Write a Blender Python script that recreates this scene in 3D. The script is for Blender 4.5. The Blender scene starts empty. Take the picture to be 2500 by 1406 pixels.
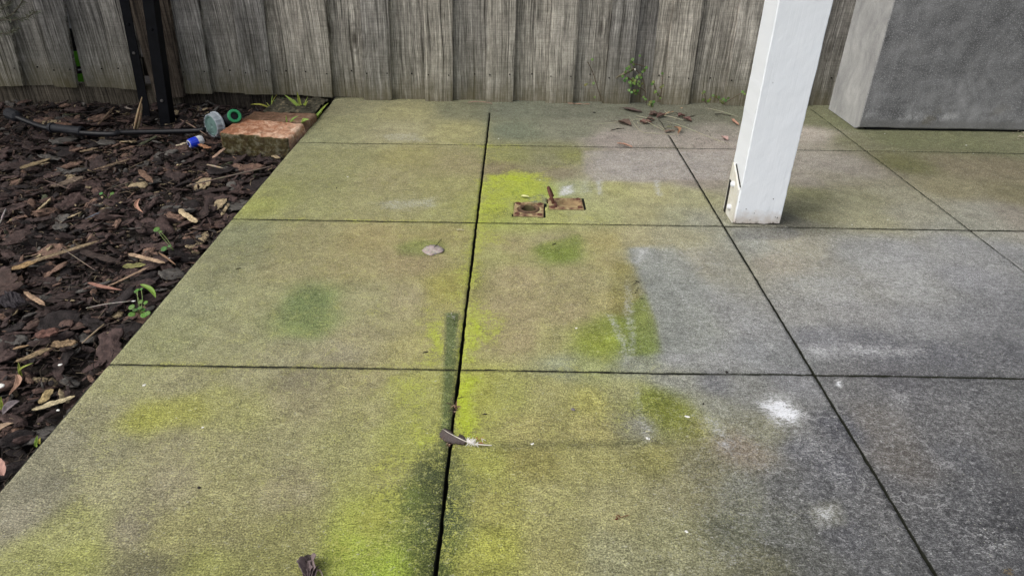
import bpy, bmesh, math, random
import numpy as np
from mathutils import Vector, Matrix, noise as mn
random.seed(7); rng=np.random.default_rng(11)
S=bpy.context.scene
# ---------------------------------------------------------------- camera
FPX,PIT,ROL,YAW=1635.54,.541313,.0157752,-.00162853
CAM=np.array([.685632,-.907037,.7061])
cp,sp,cr,sr,cy,sy=math.cos(PIT),math.sin(PIT),math.cos(ROL),math.sin(ROL),math.cos(YAW),math.sin(YAW)
_r=np.array([cy,sy,0.]);FW=np.array([-sy*cp,cy*cp,-sp]);_u=np.cross(_r,FW)
RT=_r*cr+_u*sr;UP=-_r*sr+_u*cr
cd=bpy.data.cameras.new('camera');cam=bpy.data.objects.new('camera',cd);S.collection.objects.link(cam)
M=Matrix.Identity(4)
for i in range(3):
    M[i][0]=RT[i];M[i][1]=UP[i];M[i][2]=-FW[i];M[i][3]=CAM[i]
cam.matrix_world=M;cd.sensor_width=36;cd.lens=36*FPX/2500;cd.clip_start=.01;cd.clip_end=200;S.camera=cam
# ---------------------------------------------------------------- light
EL,AZ=math.radians(52),math.radians(-62)     # soft overcast sun, high on the left and a little behind the camera
S.world=bpy.data.worlds.new('World');S.world.use_nodes=True
wn=S.world.node_tree.nodes;wl=S.world.node_tree.links
bg=wn['Background'];sky=wn.new('ShaderNodeTexSky');sky.sky_type='NISHITA';sky.sun_disc=False
sky.sun_elevation=EL;sky.sun_rotation=math.radians(180+62);sky.air_density=1.0;sky.dust_density=4.0;sky.ozone_density=1.0
hs=wn.new('ShaderNodeHueSaturation');hs.inputs['Saturation'].default_value=.36
wl.new(sky.outputs[0],hs.inputs['Color']);wl.new(hs.outputs[0],bg.inputs[0]);bg.inputs[1].default_value=.12
sl=bpy.data.lights.new('sun','SUN');sl.energy=.9;sl.angle=math.radians(28);sl.color=(1,.97,.93)
so=bpy.data.objects.new('sun',sl);S.collection.objects.link(so)
sd=Vector((-math.sin(math.radians(62))*math.cos(EL),-math.cos(math.radians(62))*math.cos(EL),math.sin(EL)))
so.rotation_euler=sd.to_track_quat('Z','Y').to_euler();so.location=(-2,-1,4)
S.view_settings.view_transform='Standard';S.view_settings.look='None';S.view_settings.exposure=.64;S.view_settings.gamma=1
# ---------------------------------------------------------------- helpers
def G(x,y,z=0.,Y=None):
    """a point of the place seen at photo position (x,y) on the level z (or on the upright plane Y)"""
    d=FW+RT*(x-1250)/FPX-UP*(y-703)/FPX
    t=(z-CAM[2])/d[2] if Y is None else (Y-CAM[1])/d[1]
    p=CAM+t*d
    return Vector((float(p[0]),float(p[1]),float(p[2])))
def lin(c): return tuple(((v/255)/12.92 if v/255<=.04045 else ((v/255+.055)/1.055)**2.4) for v in c)
def tag(o,label=None,cat=None,group=None,kind=None):
    if label:o['label']=label
    if cat:o['category']=cat
    if group:o['group']=group
    if kind:o['kind']=kind
    return o
def link(o,parent=None):
    S.collection.objects.link(o)
    if parent: o.parent=parent
    return o
def empty(name,loc,label,cat,group=None):
    o=bpy.data.objects.new(name,None);o.location=loc;o.empty_display_size=.02;link(o);return tag(o,label,cat,group)
def mesh(name,V,F,mat,parent=None,smooth=False,origin=None,cols=None):
    """one mesh object; V are world points; origin moves the object's origin there"""
    V=np.asarray([tuple(v) for v in V],dtype=float) if not isinstance(V,np.ndarray) else V
    po=np.array(parent_origin(parent)) if parent else np.zeros(3)
    og=np.array(origin if origin is not None else (po if parent else V.mean(0)),dtype=float)
    me=bpy.data.meshes.new(name);me.from_pydata((V-og).tolist(),[],[list(f) for f in F]);me.update()
    if smooth: me.polygons.foreach_set('use_smooth',[True]*len(me.polygons))
    me.materials.append(mat)
    if cols is not None:
        a=me.color_attributes.new('tint','FLOAT_COLOR','POINT')
        c=np.ones((len(V),4));c[:,:3]=cols;a.data.foreach_set('color',c.ravel())
    o=bpy.data.objects.new(name,me);link(o,parent);o.location=tuple(og-po);return o
def parent_origin(p):
    l=Vector((0,0,0))
    while p: l+=p.location;p=p.parent
    return l
def box(c,s,rot=0.):
    """box verts/faces, c centre, s size, turned about Z"""
    V=[];ca,sa=math.cos(rot),math.sin(rot)
    for dx in(-.5,.5):
        for dy in(-.5,.5):
            for dz in(-.5,.5):
                x,y=dx*s[0],dy*s[1];V.append((c[0]+x*ca-y*sa,c[1]+x*sa+y*ca,c[2]+dz*s[2]))
    return V,[(0,1,3,2),(4,6,7,5),(0,4,5,1),(2,3,7,6),(0,2,6,4),(1,5,7,3)]
def join(*parts):
    V=[];F=[]
    for v,f in parts:
        n=len(V);V+=[tuple(q) for q in v];F+=[tuple(i+n for i in g) for g in f]
    return V,F
def frame(d):
    d=Vector(d).normalized();a=Vector((0,0,1)) if abs(d.z)<.9 else Vector((1,0,0))
    u=d.cross(a).normalized();return d,u,d.cross(u).normalized()
def tube(pts,rad,n=8,caps=True,jit=0.):
    """tube through points with a radius for each"""
    pts=[Vector(p) for p in pts]
    if not hasattr(rad,'__len__'): rad=[rad]*len(pts)
    V=[];F=[];u=None
    for i,p in enumerate(pts):
        t=(pts[min(i+1,len(pts)-1)]-pts[max(i-1,0)])
        if t.length<1e-9:t=Vector((0,0,1))
        t.normalize()
        if u is None: _,u,w=frame(t)
        else:
            u=(u-t*u.dot(t)).normalized();w=t.cross(u)
        for k in range(n):
            a=2*math.pi*k/n;r=rad[i]*(1+jit*random.uniform(-1,1));V.append(p+(u*math.cos(a)+w*math.sin(a))*r)
    for i in range(len(pts)-1):
        for k in range(n): F.append((i*n+k,i*n+(k+1)%n,(i+1)*n+(k+1)%n,(i+1)*n+k))
    if caps: F.append(tuple(range(n))[::-1]);F.append(tuple((len(pts)-1)*n+k for k in range(n)))
    return V,F
def lathe(c,axis,prof,n=32,mod=None):
    """prof: (distance along axis, radius)"""
    d,u,w=frame(axis);c=Vector(c);V=[];F=[]
    for i,(h,r) in enumerate(prof):
        for k in range(n):
            a=2*math.pi*k/n;rr=r+(mod(i,k) if mod else 0);V.append(c+d*h+(u*math.cos(a)+w*math.sin(a))*rr)
    for i in range(len(prof)-1):
        for k in range(n): F.append((i*n+k,i*n+(k+1)%n,(i+1)*n+(k+1)%n,(i+1)*n+k))
    return V,F
def curve_pts(ctrl,n=24):
    """Catmull-Rom through control points"""
    c=[Vector(p) for p in ctrl];c=[c[0]*2-c[1]]+c+[c[-1]*2-c[-2]];out=[]
    m=len(c)-3
    for s in range(m):
        for k in range(n//m+1):
            t=k/(n//m+1);p0,p1,p2,p3=c[s:s+4]
            out.append(.5*((2*p1)+(p2-p0)*t+(2*p0-5*p1+4*p2-p3)*t*t+(3*p1-p0-3*p2+p3)*t**3))
    out.append(c[-2]);return out
# ---- vectorised value noise
_P=rng.random((256,256))
def vn(x,y):
    xi=np.floor(x).astype(int);yi=np.floor(y).astype(int);fx=x-xi;fy=y-yi;fx=fx*fx*(3-2*fx);fy=fy*fy*(3-2*fy)
    a=_P[xi&255,yi&255];b=_P[(xi+1)&255,yi&255];c=_P[xi&255,(yi+1)&255];d=_P[(xi+1)&255,(yi+1)&255]
    return (a*(1-fx)+b*fx)*(1-fy)+(c*(1-fx)+d*fx)*fy
def fbm(x,y,s,o=4,off=0.):
    r=0;a=1;t=0
    for k in range(o): r=r+a*(vn(x*s*2**k+off+17*k,y*s*2**k+off*1.7+31*k)-.5);t+=a;a*=.55
    return r/t*2
# ---------------------------------------------------------------- materials
def material(name):
    m=bpy.data.materials.new(name);m.use_nodes=True;nt=m.node_tree
    return m,nt,nt.nodes,nt.links,nt.nodes['Principled BSDF']
class N:
    def __init__(s,name,rough=.7,spec=.3):
        s.m,s.nt,s.n,s.l,s.b=material(name);s.b.inputs['Roughness'].default_value=rough
        s.b.inputs['Specular IOR Level'].default_value=spec;s.tc=s.n.new('ShaderNodeTexCoord')
    def lk(s,a,b): s.l.new(a,b)
    def mapped(s,scale=(1,1,1),src=None,loc=None,rot=0.):
        mp=s.n.new('ShaderNodeMapping');mp.inputs['Rotation'].default_value=(0,0,rot);mp.inputs['Scale'].default_value=scale
        s.lk(src or s.tc.outputs['Object'],mp.inputs['Vector'])
        if loc is not None: s.lk(loc,mp.inputs['Location'])
        return mp.outputs[0]
    def noise(s,scale,detail=4,rough=.6,vec=None,dist=0.):
        t=s.n.new('ShaderNodeTexNoise');t.inputs['Scale'].default_value=scale;t.inputs['Detail'].default_value=detail
        t.inputs['Roughness'].default_value=rough;t.inputs['Distortion'].default_value=dist
        s.lk(vec or s.tc.outputs['Object'],t.inputs['Vector']);return t.outputs['Fac']
    def voro(s,scale,vec=None,feat='F1',out='Distance',rand=1.):
        t=s.n.new('ShaderNodeTexVoronoi');t.feature=feat;t.inputs['Scale'].default_value=scale;t.inputs['Randomness'].default_value=rand
        s.lk(vec or s.tc.outputs['Object'],t.inputs['Vector']);return t.outputs[out]
    def ramp(s,f,stops,interp='LINEAR'):
        r=s.n.new('ShaderNodeValToRGB');r.color_ramp.interpolation=interp;e=r.color_ramp.elements
        while len(e)<len(stops): e.new(.5)
        for k,(p,c) in enumerate(stops):
            e[k].position=p;e[k].color=(c,c,c,1) if not hasattr(c,'__len__') else (*c,1)
        s.lk(f,r.inputs[0]);return r.outputs[0]
    def math(s,op,a,b=None,c=None,clamp=False):
        t=s.n.new('ShaderNodeMath');t.operation=op;t.use_clamp=clamp
        for i,v in enumerate((a,b,c)):
            if v is None: continue
            if isinstance(v,(int,float)): t.inputs[i].default_value=v
            else: s.lk(v,t.inputs[i])
        return t.outputs[0]
    def mr(s,v,a,b,c,d):
        t=s.n.new('ShaderNodeMapRange');t.clamp=True
        for i,q in enumerate((v,a,b,c,d)):
            if isinstance(q,(int,float)): t.inputs[i].default_value=q
            else: s.lk(q,t.inputs[i])
        return t.outputs[0]
    def mix(s,f,a,b,mode='MIX'):
        t=s.n.new('ShaderNodeMix');t.data_type='RGBA';t.blend_type=mode
        for inp,v in ((t.inputs[0],f),(t.inputs[6],a),(t.inputs[7],b)):
            if isinstance(v,(int,float)): inp.default_value=v
            elif isinstance(v,tuple): inp.default_value=(*v,1) if len(v)==3 else v
            else: s.lk(v,inp)
        return t.outputs[2]
    def attr(s,name,out='Color'):
        a=s.n.new('ShaderNodeAttribute');a.attribute_name=name;return a.outputs[out]
    def sep(s,c):
        t=s.n.new('ShaderNodeSeparateColor');s.lk(c,t.inputs[0]);return t.outputs
    def xyz(s,v=None):
        t=s.n.new('ShaderNodeSeparateXYZ');s.lk(v or s.tc.outputs['Object'],t.inputs[0]);return t.outputs
    def color(s,c):
        if isinstance(c,tuple): s.b.inputs['Base Color'].default_value=(*c,1)
        else: s.lk(c,s.b.inputs['Base Color'])
    def bump(s,h,strength=.5,dist=.002):
        b=s.n.new('ShaderNodeBump');b.inputs['Strength'].default_value=strength;b.inputs['Distance'].default_value=dist
        s.lk(h,b.inputs['Height']);s.lk(b.outputs[0],s.b.inputs['Normal']);return b
ALB=1.0
def simple(name,c,rough=.6,var=.25,scale=60,bump=.3,spec=.3,bd=.001):
    k=N(name,rough,spec);n=k.noise(scale,5)
    lo=tuple(v*(1-var) for v in c);hi=tuple(min(1,v*(1+var)) for v in c)
    k.color(k.ramp(n,[(.3,lo),(.7,hi)]));k.bump(n,bump,bd);return k.m
def tinted(name,rough=.85,scale=120,bump=.5,var=.35,bd=.001,spec=.2):
    """colour comes from the mesh's own tint, broken up by fine fibres"""
    k=N(name,rough,spec);n=k.noise(scale,5,.65,dist=.4);n2=k.noise(scale*5,3)
    c=k.mix(1.,k.attr('tint'),k.ramp(n,[(.25,1-var),(.75,1+var)]),'MULTIPLY')
    c=k.mix(.6,c,k.ramp(n2,[(.3,.7),(.7,1.25)]),'MULTIPLY')
    k.color(c);k.bump(k.math('ADD',n,n2),bump,bd);return k.m

# concrete: stain colour and growth densities come with the slab; grain, specks and scratches are procedural
def mat_patio():
    k=N('stained_concrete',.82,.25)
    base=k.attr('stain');g=k.sep(k.attr('growth'));moss,white,dry=g[0],g[1],g[2]
    fine=k.noise(430,4,.85);mid=k.noise(120,5,.8,dist=.5);big=k.noise(24,5,.65,dist=.8)
    scr=k.noise(1,4,.7,vec=k.mapped((45,210,1),rot=math.radians(-24)),dist=1.6)
    c=k.mix(1.,base,k.ramp(fine,[(.34,.22),(.5,.94),(.66,2.15)]),'MULTIPLY')
    c=k.mix(.62,c,k.ramp(mid,[(.32,.55),(.68,1.5)]),'MULTIPLY')
    c=k.mix(.9,c,k.ramp(big,[(.3,.74),(.7,1.27)]),'MULTIPLY')
    # yellow-green algae: grains that close up to a film where it is dense
    grain=k.math('ADD',k.math('ADD',k.math('MULTIPLY',fine,.42),k.math('MULTIPLY',mid,.33)),k.math('MULTIPLY',k.noise(34,4,.7,dist=.6),.25))
    f=k.mr(k.math('SUBTRACT',k.math('ADD',moss,k.math('MULTIPLY',k.math('SUBTRACT',grain,.5),8.5)),.5),-.12,.26,0,1)
    f=k.math('MULTIPLY',f,k.mr(moss,.03,.45,0,1))
    mc=k.mix(k.mr(moss,.4,1.,0,1),(.40,.40,.100),(.44,.52,.038))
    mc=k.mix(.85,mc,k.ramp(mid,[(.32,.66),(.66,1.22)]),'MULTIPLY')
    mc=k.mix(.8,mc,k.ramp(fine,[(.3,.6),(.7,1.35)]),'MULTIPLY')
    c=k.mix(k.math('MULTIPLY',f,.9),c,mc)
    # pale wiry scratches and lime
    vec=k.mapped((1,1,1));v1=k.noise(75,4,.75,vec=k.mapped((.5,1.,1)),dist=3.2)
    line=k.math('MAXIMUM',k.mr(k.math('ABSOLUTE',k.math('SUBTRACT',v1,.5)),0.,.035,1,0),k.mr(k.noise(1,3,.75,vec=k.mapped((70,330,1),rot=math.radians(-40)),dist=1.),.60,.66,0,.9))
    wf=k.mr(k.math('ADD',white,k.math('MULTIPLY',k.math('SUBTRACT',k.math('ADD',k.math('MULTIPLY',k.noise(1,4,.8,vec=k.mapped((110,360,1),rot=math.radians(-38)),dist=2.2),.7),k.math('MULTIPLY',mid,.3)),.5),5.5)),.60,.74,0,1)
    wl_=k.math('MULTIPLY',line,k.mr(k.math('ADD',white,k.math('MULTIPLY',k.math('SUBTRACT',mid,.5),1.6)),.06,.42,0,.8))
    ck=k.n.new('ShaderNodeTexVoronoi');ck.feature='DISTANCE_TO_EDGE';ck.inputs['Scale'].default_value=7.5
    wv=k.n.new('ShaderNodeVectorMath');wv.operation='ADD';nz=k.n.new('ShaderNodeTexNoise');nz.inputs['Scale'].default_value=28;nz.inputs['Detail'].default_value=5;k.lk(k.tc.outputs['Object'],nz.inputs['Vector'])
    sc_=k.n.new('ShaderNodeVectorMath');sc_.operation='SCALE';sc_.inputs['Scale'].default_value=.075;k.lk(nz.outputs['Color'],sc_.inputs[0]);k.lk(k.tc.outputs['Object'],wv.inputs[0]);k.lk(sc_.outputs[0],wv.inputs[1]);k.lk(wv.outputs[0],ck.inputs['Vector'])
    crk=k.math('MULTIPLY',k.mr(ck.outputs['Distance'],.004,.011,1,0),k.mr(k.noise(9,3),.5,.6,0,.6));crk=k.math('MULTIPLY',crk,k.mr(white,.1,.22,0,1))
    w=k.math('MAXIMUM',k.math('MAXIMUM',wf,wl_),crk)
    c=k.mix(w,c,(.50,.50,.49));c=k.mix(k.math('MULTIPLY',wf,k.mr(white,.45,.9,0,1)),c,(.80,.81,.83))
    # sand grains showing through as pale specks
    sp=k.voro(230);spc=k.voro(230,out='Color');sel=k.sep(spc)
    s1=k.math('MULTIPLY',k.mr(sp,.10,.2,1,0),k.mr(sel[0],.86,.90,0,1))
    c=k.mix(k.math('MULTIPLY',s1,.75),c,(.55,.55,.42))
    s2=k.math('MULTIPLY',k.mr(k.voro(170),.08,.18,1,0),k.mr(k.sep(k.voro(170,out='Color'))[1],.93,.96,0,1))
    c=k.mix(k.math('MULTIPLY',s2,.8),c,(.03,.03,.025))
    # walls of the saw cuts painted near black for the shade inside
    z=k.xyz()[2];c=k.mix(k.mr(z,-.0022,-.0012,1,0),c,(.018,.02,.012))
    k.color(c)
    h=k.math('ADD',k.math('MULTIPLY',fine,.5),k.math('MULTIPLY',k.noise(75,5,.7,vec=k.mapped((.6,1,1)),dist=1.2),1.3))
    h=k.math('ADD',h,k.math('MULTIPLY',scr,1.1))
    k.bump(h,.95,.0030);return k.m
PATIO=mat_patio()
def mat_wood(name='weathered_paling',cols=((.085,.081,.074),(.228,.220,.203),(.415,.403,.378)),green=True):
    k=N(name,.9,.15);oi=k.n.new('ShaderNodeObjectInfo');R=oi.outputs['Random']
    off=k.n.new('ShaderNodeCombineXYZ');k.lk(k.math('MULTIPLY',R,37.),off.inputs[0]);k.lk(k.math('MULTIPLY',R,19.),off.inputs[2])
    src=k.n.new('ShaderNodeVectorMath');src.operation='ADD';k.lk(k.tc.outputs['Object'],src.inputs[0]);k.lk(off.outputs[0],src.inputs[1]);V=src.outputs[0]
    # knots bend the grain
    warp=k.noise(7,2,.5,vec=k.mapped((1,1,.55),V))
    sv=k.n.new('ShaderNodeVectorMath');sv.operation='ADD';cb=k.n.new('ShaderNodeCombineXYZ')
    k.lk(k.math('MULTIPLY',k.math('SUBTRACT',warp,.5),.020),cb.inputs[0]);k.lk(V,sv.inputs[0]);k.lk(cb.outputs[0],sv.inputs[1]);W=sv.outputs[0]
    g1=k.noise(1,5,.7,vec=k.mapped((130,20,1.3),W));g2=k.noise(1,3,.7,vec=k.mapped((430,60,7),W));g3=k.noise(1,4,.6,vec=k.mapped((30,10,.9),W),dist=.4)
    saw=k.noise(1,2,.6,vec=k.mapped((9,9,330),V));bl=k.noise(9,4,.65,vec=V)
    c=k.ramp(k.math('ADD',k.math('MULTIPLY',g1,.6),k.math('MULTIPLY',g3,.4)),[(.33,cols[0]),(.5,cols[1]),(.68,cols[2])])
    c=k.mix(.85,c,k.ramp(g2,[(.34,.22),(.66,2.1)]),'MULTIPLY')
    c=k.mix(.5,c,k.ramp(saw,[(.35,.72),(.65,1.22)]),'MULTIPLY')
    c=k.mix(.6,c,k.ramp(bl,[(.3,.55),(.7,1.4)]),'MULTIPLY')
    c=k.mix(.7,c,k.ramp(k.noise(70,4,.8,vec=k.mapped((1,1,.5),V)),[(.35,.65),(.65,1.3)]),'MULTIPLY')
    c=k.mix(1.,c,k.ramp(R,[(0,(.62,.62,.64)),(.5,(.95,.93,.90)),(1,(1.32,1.27,1.18))]),'MULTIPLY')
    cr_=k.math('MULTIPLY',k.mr(g1,.37,.43,1,0),k.mr(g3,.4,.6,1,.4))
    c=k.mix(k.math('MULTIPLY',cr_,.9),c,(.016,.014,.012))
    kd=k.voro(5.5,vec=k.mapped((1.6,.01,.6),W));ks=k.mr(kd,.05,.13,1,0);kr=k.mr(k.math('ABSOLUTE',k.math('SUBTRACT',kd,.17)),0,.035,1,0)
    c=k.mix(k.math('MULTIPLY',ks,.75),c,(.03,.024,.018));c=k.mix(k.math('MULTIPLY',kr,.35),c,(.05,.045,.038))
    if green:
        z=k.xyz()[2];e=k.math('ADD',z,k.math('MULTIPLY',k.math('SUBTRACT',k.noise(16,4,vec=k.mapped((1.6,1,.6),V)),.5),.16))
        c=k.mix(k.mr(e,.005,.09,.6,0),c,(.12,.098,.045))
        c=k.mix(k.mr(e,.08,.26,.22,0),c,(.14,.135,.075))
    k.color(c)
    h=k.math('ADD',k.math('MULTIPLY',g1,1.),k.math('MULTIPLY',g2,.5));h=k.math('ADD',h,k.math('MULTIPLY',saw,.35))
    k.bump(h,.8,.0022);return k.m
WOOD=mat_wood();DWOOD=mat_wood('dark_old_hardwood',((.02,.016,.013),(.055,.045,.037),(.10,.085,.07)),False)
SHADEWOOD=mat_wood('shaded_plinth',((.016,.013,.011),(.05,.042,.034),(.09,.078,.062)),False)  # darker plinth copy, shade below the palings put into its colour
def mat_paint():
    k=N('white_gloss_paint',.42,.4);st=k.noise(1,4,.6,vec=k.mapped((300,300,6)));n=k.noise(14,4);z=k.xyz()[2]
    c=k.mix(k.math('MULTIPLY',k.ramp(n,[(.35,0),(.75,1)]),.5),(.80,.83,.87),(.75,.79,.84))
    d=k.noise(60,5,.7);e=k.math('ADD',z,k.math('MULTIPLY',k.math('SUBTRACT',d,.5),.05))
    c=k.mix(k.mr(e,-.004,.040,.85,0),c,(.42,.33,.23))
    v=k.voro(150,vec=k.mapped((1,1,.7)));s=k.sep(k.voro(150,vec=k.mapped((1,1,.7)),out='Color'))[0]
    near=k.mr(z,.0,.10,.50,.008)
    sel=k.mr(k.math('SUBTRACT',near,s),-.02,.02,0,1);c=k.mix(k.math('MULTIPLY',sel,k.mr(k.math('ADD',v,k.math('MULTIPLY',k.math('SUBTRACT',d,.5),.9)),.12,.22,.8,0)),c,(.05,.05,.045))
    rot=k.mr(k.math('ADD',z,k.math('MULTIPLY',k.math('SUBTRACT',k.noise(120,4,.7),.5),.03)),.0,.006,1,0)
    c=k.mix(rot,c,(.03,.027,.02));k.color(c)
    k.bump(k.math('ADD',k.math('MULTIPLY',st,.7),k.math('MULTIPLY',k.noise(40,3),.8)),.35,.0012);return k.m
PAINT=mat_paint()
def mat_cream():
    k=N('yellowed_paint',.5,.35);n=k.noise(45,5,.7);z=k.xyz()[2]
    c=k.ramp(n,[(.3,(.60,.57,.48)),(.6,(.72,.71,.65)),(.8,(.77,.77,.73))])
    c=k.mix(k.mr(k.noise(110,4,.7),.66,.74,0,.9),c,(.04,.034,.025));k.color(c);k.bump(n,.3,.001);return k.m
CREAM=mat_cream()
def mat_pier():
    k=N('charcoal_render',.88,.2)
    geo=k.n.new('ShaderNodeNewGeometry');nx=k.xyz(geo.outputs['Normal'])[0]
    sp=k.noise(260,3,.75);big=k.noise(5,5,.65,dist=.6);mid=k.noise(22,5,.65)
    c=k.ramp(big,[(.3,(.10,.101,.103)),(.5,(.165,.166,.168)),(.72,(.26,.26,.262))])
    c=k.mix(.8,c,k.ramp(mid,[(.3,.6),(.7,1.4)]),'MULTIPLY')
    v=k.voro(300);s=k.sep(k.voro(300,out='Color'))[0];fl=k.noise(1,2,.6,vec=k.mapped((160,160,520)),dist=1.5)
    c=k.mix(k.math('MULTIPLY',k.mr(sp,.54,.62,0,1),.75),c,(.36,.36,.37))
    c=k.mix(k.math('MULTIPLY',k.mr(v,.15,.3,1,0),k.mr(s,.72,.8,0,.85)),c,(.46,.46,.47))
    # trowelled band and lime bloom close to the ground
    z=k.xyz()[2];e=k.math('ADD',z,k.math('MULTIPLY',k.math('SUBTRACT',k.noise(14,3),.5),.02))
    c=k.mix(k.mr(e,.028,.045,.55,0),c,(.15,.148,.14))
    x=k.xyz()[0]
    bloom=k.math('MULTIPLY',k.mr(k.math('ABSOLUTE',k.math('SUBTRACT',e,.05)),.0,.02,1,0),k.mr(k.noise(11,5,.75),.5,.62,0,1))
    c=k.mix(k.math('MULTIPLY',k.math('MULTIPLY',bloom,.6),k.mr(sp,.4,.55,.2,1)),c,(.5,.5,.5))
    c=k.mix(k.math('MULTIPLY',k.mr(k.noise(7,4),.62,.72,0,.35),k.mr(z,.05,.12,1,0)),c,(.12,.10,.05))
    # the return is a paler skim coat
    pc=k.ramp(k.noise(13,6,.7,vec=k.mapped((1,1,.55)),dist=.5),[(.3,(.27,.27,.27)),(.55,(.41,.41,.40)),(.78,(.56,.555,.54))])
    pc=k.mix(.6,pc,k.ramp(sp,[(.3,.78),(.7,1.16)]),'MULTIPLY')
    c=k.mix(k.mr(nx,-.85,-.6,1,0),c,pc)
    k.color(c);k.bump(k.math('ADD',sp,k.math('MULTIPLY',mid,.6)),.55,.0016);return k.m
PIER=mat_pier()
def mat_mulch():
    k=N('bark_mulch',.8,.28);t=k.attr('tint');n=k.noise(95,5,.7,dist=.6);f=k.noise(1,4,.7,vec=k.mapped((380,160,300)),dist=.8)
    c=k.mix(.9,t,k.ramp(n,[(.30,.4),(.5,.95),(.70,1.8)]),'MULTIPLY');c=k.mix(.7,c,k.ramp(f,[(.3,.65),(.7,1.4)]),'MULTIPLY')
    k.color(c);k.bump(k.math('ADD',n,f),.9,.0022);return k.m
MULCH=mat_mulch()
SOIL=simple('damp_soil',(.018,.013,.010),.95,.6,90,1.,bd=.006)
BIT=tinted('dry_plant_matter',.75,140,.5,.3)
GREEN=tinted('fresh_leaf',.5,90,.25,.18,spec=.4)
BLK=simple('black_poly_plastic',(.006,.006,.008),.42,.3,90,.2,.3)
GREYBLK=simple('dusty_black_rubber',(.014,.015,.019),.6,.3,120,.3,.3)
STEEL=simple('black_painted_steel',(.0035,.0038,.0055),.55,.5,30,.25,.12)
BOLT=simple('dull_bolt_head',(.07,.065,.06),.5,.4,200,.3,.5)
NAIL=simple('rusty_nail_head',(.018,.014,.011),.7,.4,300,.4)
def mat_brick(front_moss=True,c0=(.34,.155,.085),c1=(.54,.32,.21),c2=(.70,.53,.39)):
    k=N('weathered_brick',.9,.15);n=k.noise(34,6,.7,dist=.7);p=k.noise(120,4,.7);x=k.xyz()[0]
    c=k.ramp(k.math('ADD',n,k.math('SUBTRACT',k.math('MULTIPLY',k.math('ADD',x,.12),1.0),.06)),[(.30,tuple(v*.65 for v in c0)),(.48,c0),(.62,c1),(.80,c2)])
    c=k.mix(.65,c,k.ramp(p,[(.3,.5),(.65,1.25)]),'MULTIPLY')
    c=k.mix(k.mr(k.noise(26,5,.7),.56,.68,0,.55),c,(.11,.085,.042))
    if front_moss:
        geo=k.n.new('ShaderNodeNewGeometry');ny=k.xyz(geo.outputs['Normal'])[1]
        mo=k.ramp(k.noise(48,5,.7,dist=.5),[(.36,(.018,.016,.006)),(.5,(.055,.052,.018)),(.62,(.15,.15,.10)),(.78,(.20,.09,.05))])
        c=k.mix(k.mr(ny,-.75,-.45,.93,0),c,mo)
    k.color(c);k.bump(k.math('ADD',n,p),.9,.004);return k.m
BRICK=mat_brick();BRICK2=mat_brick(False,(.13,.075,.045),(.22,.13,.085),(.26,.19,.13))
def mat_rust(zd=.92,dk=(.045,.040,.016)):
    k=N('rusted_galvanised_iron',.8,.2);n=k.noise(55,4,.6);m2=k.noise(260,3)
    c=k.ramp(n,[(.34,(.085,.045,.03)),(.44,(.20,.12,.07)),(.53,(.31,.23,.12)),(.68,(.42,.35,.19))])
    c=k.mix(.5,c,k.ramp(m2,[(.3,.7),(.7,1.2)]),'MULTIPLY');z=k.xyz()[2];c=k.mix(k.mr(z,.0014,-.0012,0,zd),c,dk);k.color(c);k.bump(n,.5,.0012);return k.m
RUST=mat_rust();RUSTT=mat_rust(.6,(.33,.24,.12));RINGM=simple('worn_rust',(.105,.062,.036),.75,.55,110,.6);RUSTD=simple('dark_rust',(.11,.045,.03),.8,.5,160,.6)
def mat_clear():
    k=N('clear_plastic',.12,.5);k.color((.62,.68,.72));k.b.inputs['Transmission Weight'].default_value=.55;k.b.inputs['IOR'].default_value=1.2;k.bump(k.noise(150,3),.3,.002)
    return k.m
CLEAR=mat_clear()
GRN=simple('green_plastic',(.02,.25,.09),.35,.15,60,.1,.5);TEAL=simple('pale_green_disc',(.13,.21,.19),.15,.2,60,.2,.5)
BLUE=simple('blue_plastic',(.015,.05,.62),.3,.12,60,.1,.5);WHT=simple('white_plastic',(.62,.64,.66),.4,.15,60,.1,.5)
LIME=simple('lime_green_plastic',(.16,.55,.03),.35,.1,30,.1,.5)

# ---------------------------------------------------------------- soil
gx=np.linspace(-2.6,.02,131);gy=np.linspace(-1.5,1.95,174)
X,Y=np.meshgrid(gx,gy,indexing='ij')
MZ=-.040
def soilz(x,y): return MZ-.012+.011*fbm(x,y,9,3,5.)+.006*fbm(x,y,30,2,9.)
Z=soilz(X,Y);V=np.stack([X.ravel(),Y.ravel(),Z.ravel()],1);ny=len(gy)
F=[(i*ny+j,(i+1)*ny+j,(i+1)*ny+j+1,i*ny+j+1) for i in range(len(gx)-1) for j in range(ny-1)]
# continue as one sheet to the horizon
n0=len(V);R=60.;zb=-.12
V=np.vstack([V,[(-2.6,-1.5,zb),(.02,-1.5,zb),(.02,1.95,zb),(-2.6,1.95,zb),(-R,-R,zb),(R,-R,zb),(R,R,zb),(-R,R,zb)]])
F+=[(n0+4,n0+5,n0+1,n0),(n0+5,n0+6,n0+2,n0+1),(n0+6,n0+7,n0+3,n0+2),(n0+7,n0+4,n0,n0+3)]
tag(mesh('soil',V,F,SOIL,smooth=True,origin=(0,0,0)),kind='structure',label='dark damp soil under the bark mulch')
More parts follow.
